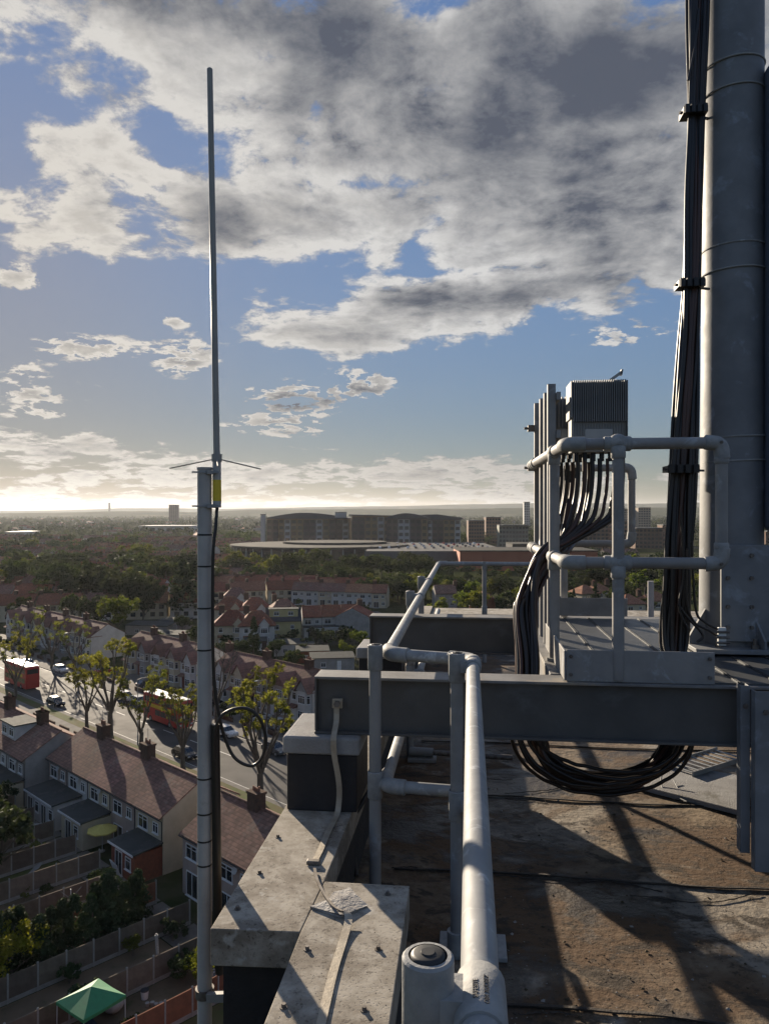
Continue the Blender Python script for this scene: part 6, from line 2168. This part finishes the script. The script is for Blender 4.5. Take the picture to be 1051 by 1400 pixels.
# roads in the distance
def far_strip(name, m_, pts, wd, h):
    b = MB()
    L_ = [gp(px, d, h) for px, d in pts]
    for i in range(len(L_) - 1):
        dv = (L_[i + 1] - L_[i]).normalized()
        s = Vector((-dv.y, dv.x, 0)) * wd / 2
        b.quad(L_[i] - s, L_[i + 1] - s, L_[i + 1] + s, L_[i] + s)
    tag(b.build(name, m_), kind='structure')
far_strip('side_road', M_road, [(285, 243), (350, 240), (440, 247), (520, 252)], 7, .010)
far_strip('side_road', M_road, [(760, 440), (860, 470), (1000, 460)], 12, .010)
far_strip('side_road', M_road, [(345, 178), (352, 205), (362, 243)], 6, .014)

# far houses
wl = MB()
def small_house(wm, rm):
    b = MB()
    b.mat(0).prism([(-4, 0), (4, 0), (4, 5.2), (0, 7.9), (-4, 5.2)], 'x', -6, 6)
    b.mat(1).prism([(-4.4, 4.95), (0, 7.92), (4.4, 4.95), (4.4, 5.1), (0, 8.1), (-4.4, 5.1)], 'x', -6.2, 6.2)
    b.mat(2)
    for x in (-4, -1.2, 1.8, 4.4):
        for z in (.9, 3.2):
            b.box(x - .7, x + .7, -4.06, -4.01, z, z + 1.3).box(x - .7, x + .7, 4.01, 4.06, z, z + 1.3)
    b.mat(3).box(-6.2, -5.2, -.5, .5, 7, 9.1).box(-.5, .5, -.5, .5, 7.5, 9.1)
    return b.build('far_house', [wm, rm, M_glass, W_stock])
SH = [small_house(W_white, M_tile), small_house(W_cream, M_tiler), small_house(W_white, M_tiler), small_house(W_grey, M_tile), small_house(W_cream, M_tileo)]
rh = random.Random(9)
nh = 0
used = set()
def free(px, d):
    # keep out of the buildings' footprints
    if 340 < px < 740 and d > 400 and d < 780: return False
    if d > 500 and 740 < px < 960 and d < 820: return False
    return True
rows = []
for k in range(48):
    px, d, a_ = rh.uniform(-60, 300), rh.uniform(270, 850), rh.uniform(-.6, .6)
    for j in range(rh.randint(3, 6)):
        rows.append((px, d, a_, j))
for k in range(10):
    px, d, a_ = rh.uniform(760, 1080), rh.uniform(330, 560), rh.uniform(-.5, .5)
    for j in range(rh.randint(2, 4)):
        rows.append((px, d, a_, j))
for px, d, a_, nn in ((-40, 232, .15, 6), (-60, 262, .1, 6), (28, 268, .2, 4), (-30, 300, -.1, 6), (60, 318, .3, 5), (95, 285, -.2, 3), (10, 345, .1, 7), (130, 300, .1, 4), (150, 350, -.1, 5), (60, 390, .15, 7), (205, 330, .1, 3), (-20, 430, 0, 8), (150, 420, .2, 6), (90, 470, -.1, 7), (200, 460, 0, 5)):
    for j in range(nn):
        rows.insert(0, (px, d, a_, j))
rows = rows[:296]
firsth = set()
for px, d, a_, j in rows:
    base = gp(px, d)
    off = Vector((math.cos(a_ + YAW), math.sin(a_ + YAW), 0)) * (13.0 * j)
    k = rh.randrange(5)
    if k in firsth:
        o = SH[k].copy()
        C.objects.link(o)
    else:
        o = SH[k]
        firsth.add(k)
    o.location = base + off
    o.rotation_euler = (0, 0, a_ + YAW)
    tag(o, 'small pitched roof house among the trees beyond the town', 'house', 'small houses among distant trees')

# distant individual trees, then woodland as one mass
used_n = 0
for i in range(95):
    d = 280 + 620 * rt.random() ** 1.5
    px = rt.uniform(-120, 300) if i % 4 else rt.uniform(745, 1100)
    if not free(px, d):
        d = rt.uniform(280, 400)
    plant(rt.choice(['farlod1', 'farlod2', 'farlod2', 'farlod3', 'farlod1', 'dark2']), gp(px, d), rt.uniform(8, 15), 'distant tree among the houses towards the horizon', 'distant trees among houses', rt.uniform(.9, 1.4))
g = np.random.default_rng(77)
def scatter(N_, d0, d1, pw, x0=-420, x1=1500):
    out = []
    while len(out) < N_:
        d = d0 + (d1 - d0) * g.random() ** pw
        px = g.uniform(x0, x1)
        # clumpy cover
        c_ = math.sin(px * .013 + d * .011) + math.sin(px * .031 - d * .007 + 1.3) + math.sin(d * .023 + px * .004)
        if c_ < -0.9 and g.random() < .8:
            continue
        if not free(px, d) or (d < 330 and 280 < px < 950):
            continue
        out.append((px, d))
    return out


def wood(name, N_, d0, d1, pw, hmin, hmax, K, per, size, m_, seed, lab=None, xr=(-420, 1500)):
    cen, rd = [], []
    for px, d in scatter(N_, d0, d1, pw, *xr):
        q = gp(px, d)
        h = g.uniform(hmin, hmax)
        r = h * g.uniform(.4, .6)
        for k in range(K):
            a_ = g.uniform(0, 2 * PI)
            t_ = g.random() ** .5 * r * .7
            cen.append((q.x + t_ * math.cos(a_), q.y + t_ * math.sin(a_), GZ + h * g.uniform(.25, .85)))
            rd.append(r * g.uniform(.35, .55))
    o = leaves(name, np.array(cen), np.array(rd), per, size, m_, seed)
    return tag(o, kind='stuff')


wood('woodland', 800, 320, 1100, .9, 6, 10, 6, 22, .75, L_mid, 1, xr=(-300, 330))
wood('woodland', 700, 320, 1100, 1.0, 6, 11, 6, 20, .75, L_dark, 2, xr=(745, 1400))
wood('woodland', 4200, 900, 3200, .8, 8, 14, 4, 14, 1.7, L_dark, 3)
wood('woodland', 4200, 1600, 6500, .8, 9, 16, 3, 10, 3.2, L_mid, 4)
wood('woodland', 260, 690, 900, 1.0, 8, 14, 6, 20, .9, L_mid, 5, xr=(300, 760))
# distant roofs too small to count
b = MB()
for px, d in scatter(380, 800, 3600, 1.0):
    q = gp(px, d)
    w_, l_ = g.uniform(4, 6), g.uniform(8, 30)
    a_ = g.uniform(0, 3.1)
    ax_, ay_ = Vector((math.cos(a_), math.sin(a_), 0)), Vector((-math.sin(a_), math.cos(a_), 0))
    b.mat(0).obox(q + Vector((0, 0, 2.5)), ax_, ay_, HN, l_, w_ * 2, 5)
    A = [q + ax_ * (l_ / 2 * i) + ay_ * (w_ * 1.1 * j) + Vector((0, 0, 5.02)) for i, j in ((-1, -1), (1, -1), (1, 1), (-1, 1))] + [q + ax_ * (-l_ / 2) + Vector((0, 0, 8)), q + ax_ * (l_ / 2) + Vector((0, 0, 8))]
    b.mat(1 if g.random() < .6 else 2).add(A, [(0, 1, 5, 4), (2, 3, 4, 5), (3, 0, 4), (1, 2, 5)])
tag(b.build('distant_rooftops', [W_grey, M_tile, M_tiler]), kind='stuff')

# hills on the skyline
def hills(name, dist, prof, m_, depth=2500, seed=0, nz=5):
    q = np.random.default_rng(seed)
    N_ = 220
    vv, fs = [], []
    pxs = np.linspace(-900, 1950, N_)
    hh = np.interp(pxs, [p[0] for p in prof], [p[1] for p in prof])
    wob = np.convolve(q.normal(size=N_ + 8), np.ones(5) / 5, 'valid')[:N_] * nz + np.convolve(q.normal(size=N_ + 24), np.ones(21) / 21, 'valid')[:N_] * nz * 2
    fracs = [(-.35, 0.0), (-.22, .35), (-.1, .75), (0, 1.0), (.3, .8), (1.0, 0.0)]
    for fr, hf in fracs:
        for i in range(N_):
            d = dist + fr * depth
            a_ = math.atan((pxs[i] - 525.5) / 1050)
            p = c2w(math.sin(a_) * d, math.cos(a_) * d)
            w_ = q.normal() * nz * .5 * (hf > 0) * (hf < 1)
            vv.append((p.x, p.y, GZ - 3 + max(0, hf * (hh[i] + wob[i]) + w_) + (0 if hf else -2)))
    for j in range(len(fracs) - 1):
        fs += [(j * N_ + i, j * N_ + i + 1, (j + 1) * N_ + i + 1, (j + 1) * N_ + i) for i in range(N_ - 1)]
    o = MB().add(vv, fs).build(name, m_, smooth=70)
    return tag(o, kind='structure')


M_hill = mat('hill_woods', (.030, .042, .016), (.055, .062, .028), 1.0, 0, .006, 0, spec=0.0, c3=(.085, .085, .045), s3=.003, t3=(.55, .62))
hills('near_hills', 5200, [(-900, 26), (0, 30), (120, 36), (200, 44), (260, 36), (330, 50), (420, 52), (520, 56), (600, 58), (700, 60), (780, 66), (900, 62), (1100, 66), (1950, 50)], M_hill, 2200, 3, 3.0)
hills('far_hills', 9000, [(-900, 40), (0, 48), (110, 62), (170, 84), (230, 80), (300, 70), (420, 92), (540, 108), (640, 128), (740, 142), (860, 128), (1000, 138), (1200, 140), (1950, 90)], M_hill, 2600, 5, 4.0)

# ------------------------------------------------------------------ the air
hz_m = bpy.data.materials.new('haze_air')
hz_m.use_nodes = True
nt = hz_m.node_tree
nt.nodes.clear()
o_ = nt.nodes.new('ShaderNodeOutputMaterial')
v_ = nt.nodes.new('ShaderNodeVolumePrincipled')
v_.inputs['Color'].default_value = (.88, .92, 1.0, 1)
v_.inputs['Density'].default_value = HAZE_DENSITY = 0.000034
v_.inputs['Anisotropy'].default_value = .45
nt.links.new(v_.outputs[0], o_.inputs['Volume'])
hb = MB().box(-16500, 16500, -16500, 16500, GZ - 8, 190).build('haze', hz_m)
tag(hb, kind='stuff')

# prototypes that were only copied from
for t in PT.values():
    for ch in list(t.children):
        bpy.data.objects.remove(ch)
    bpy.data.objects.remove(t)
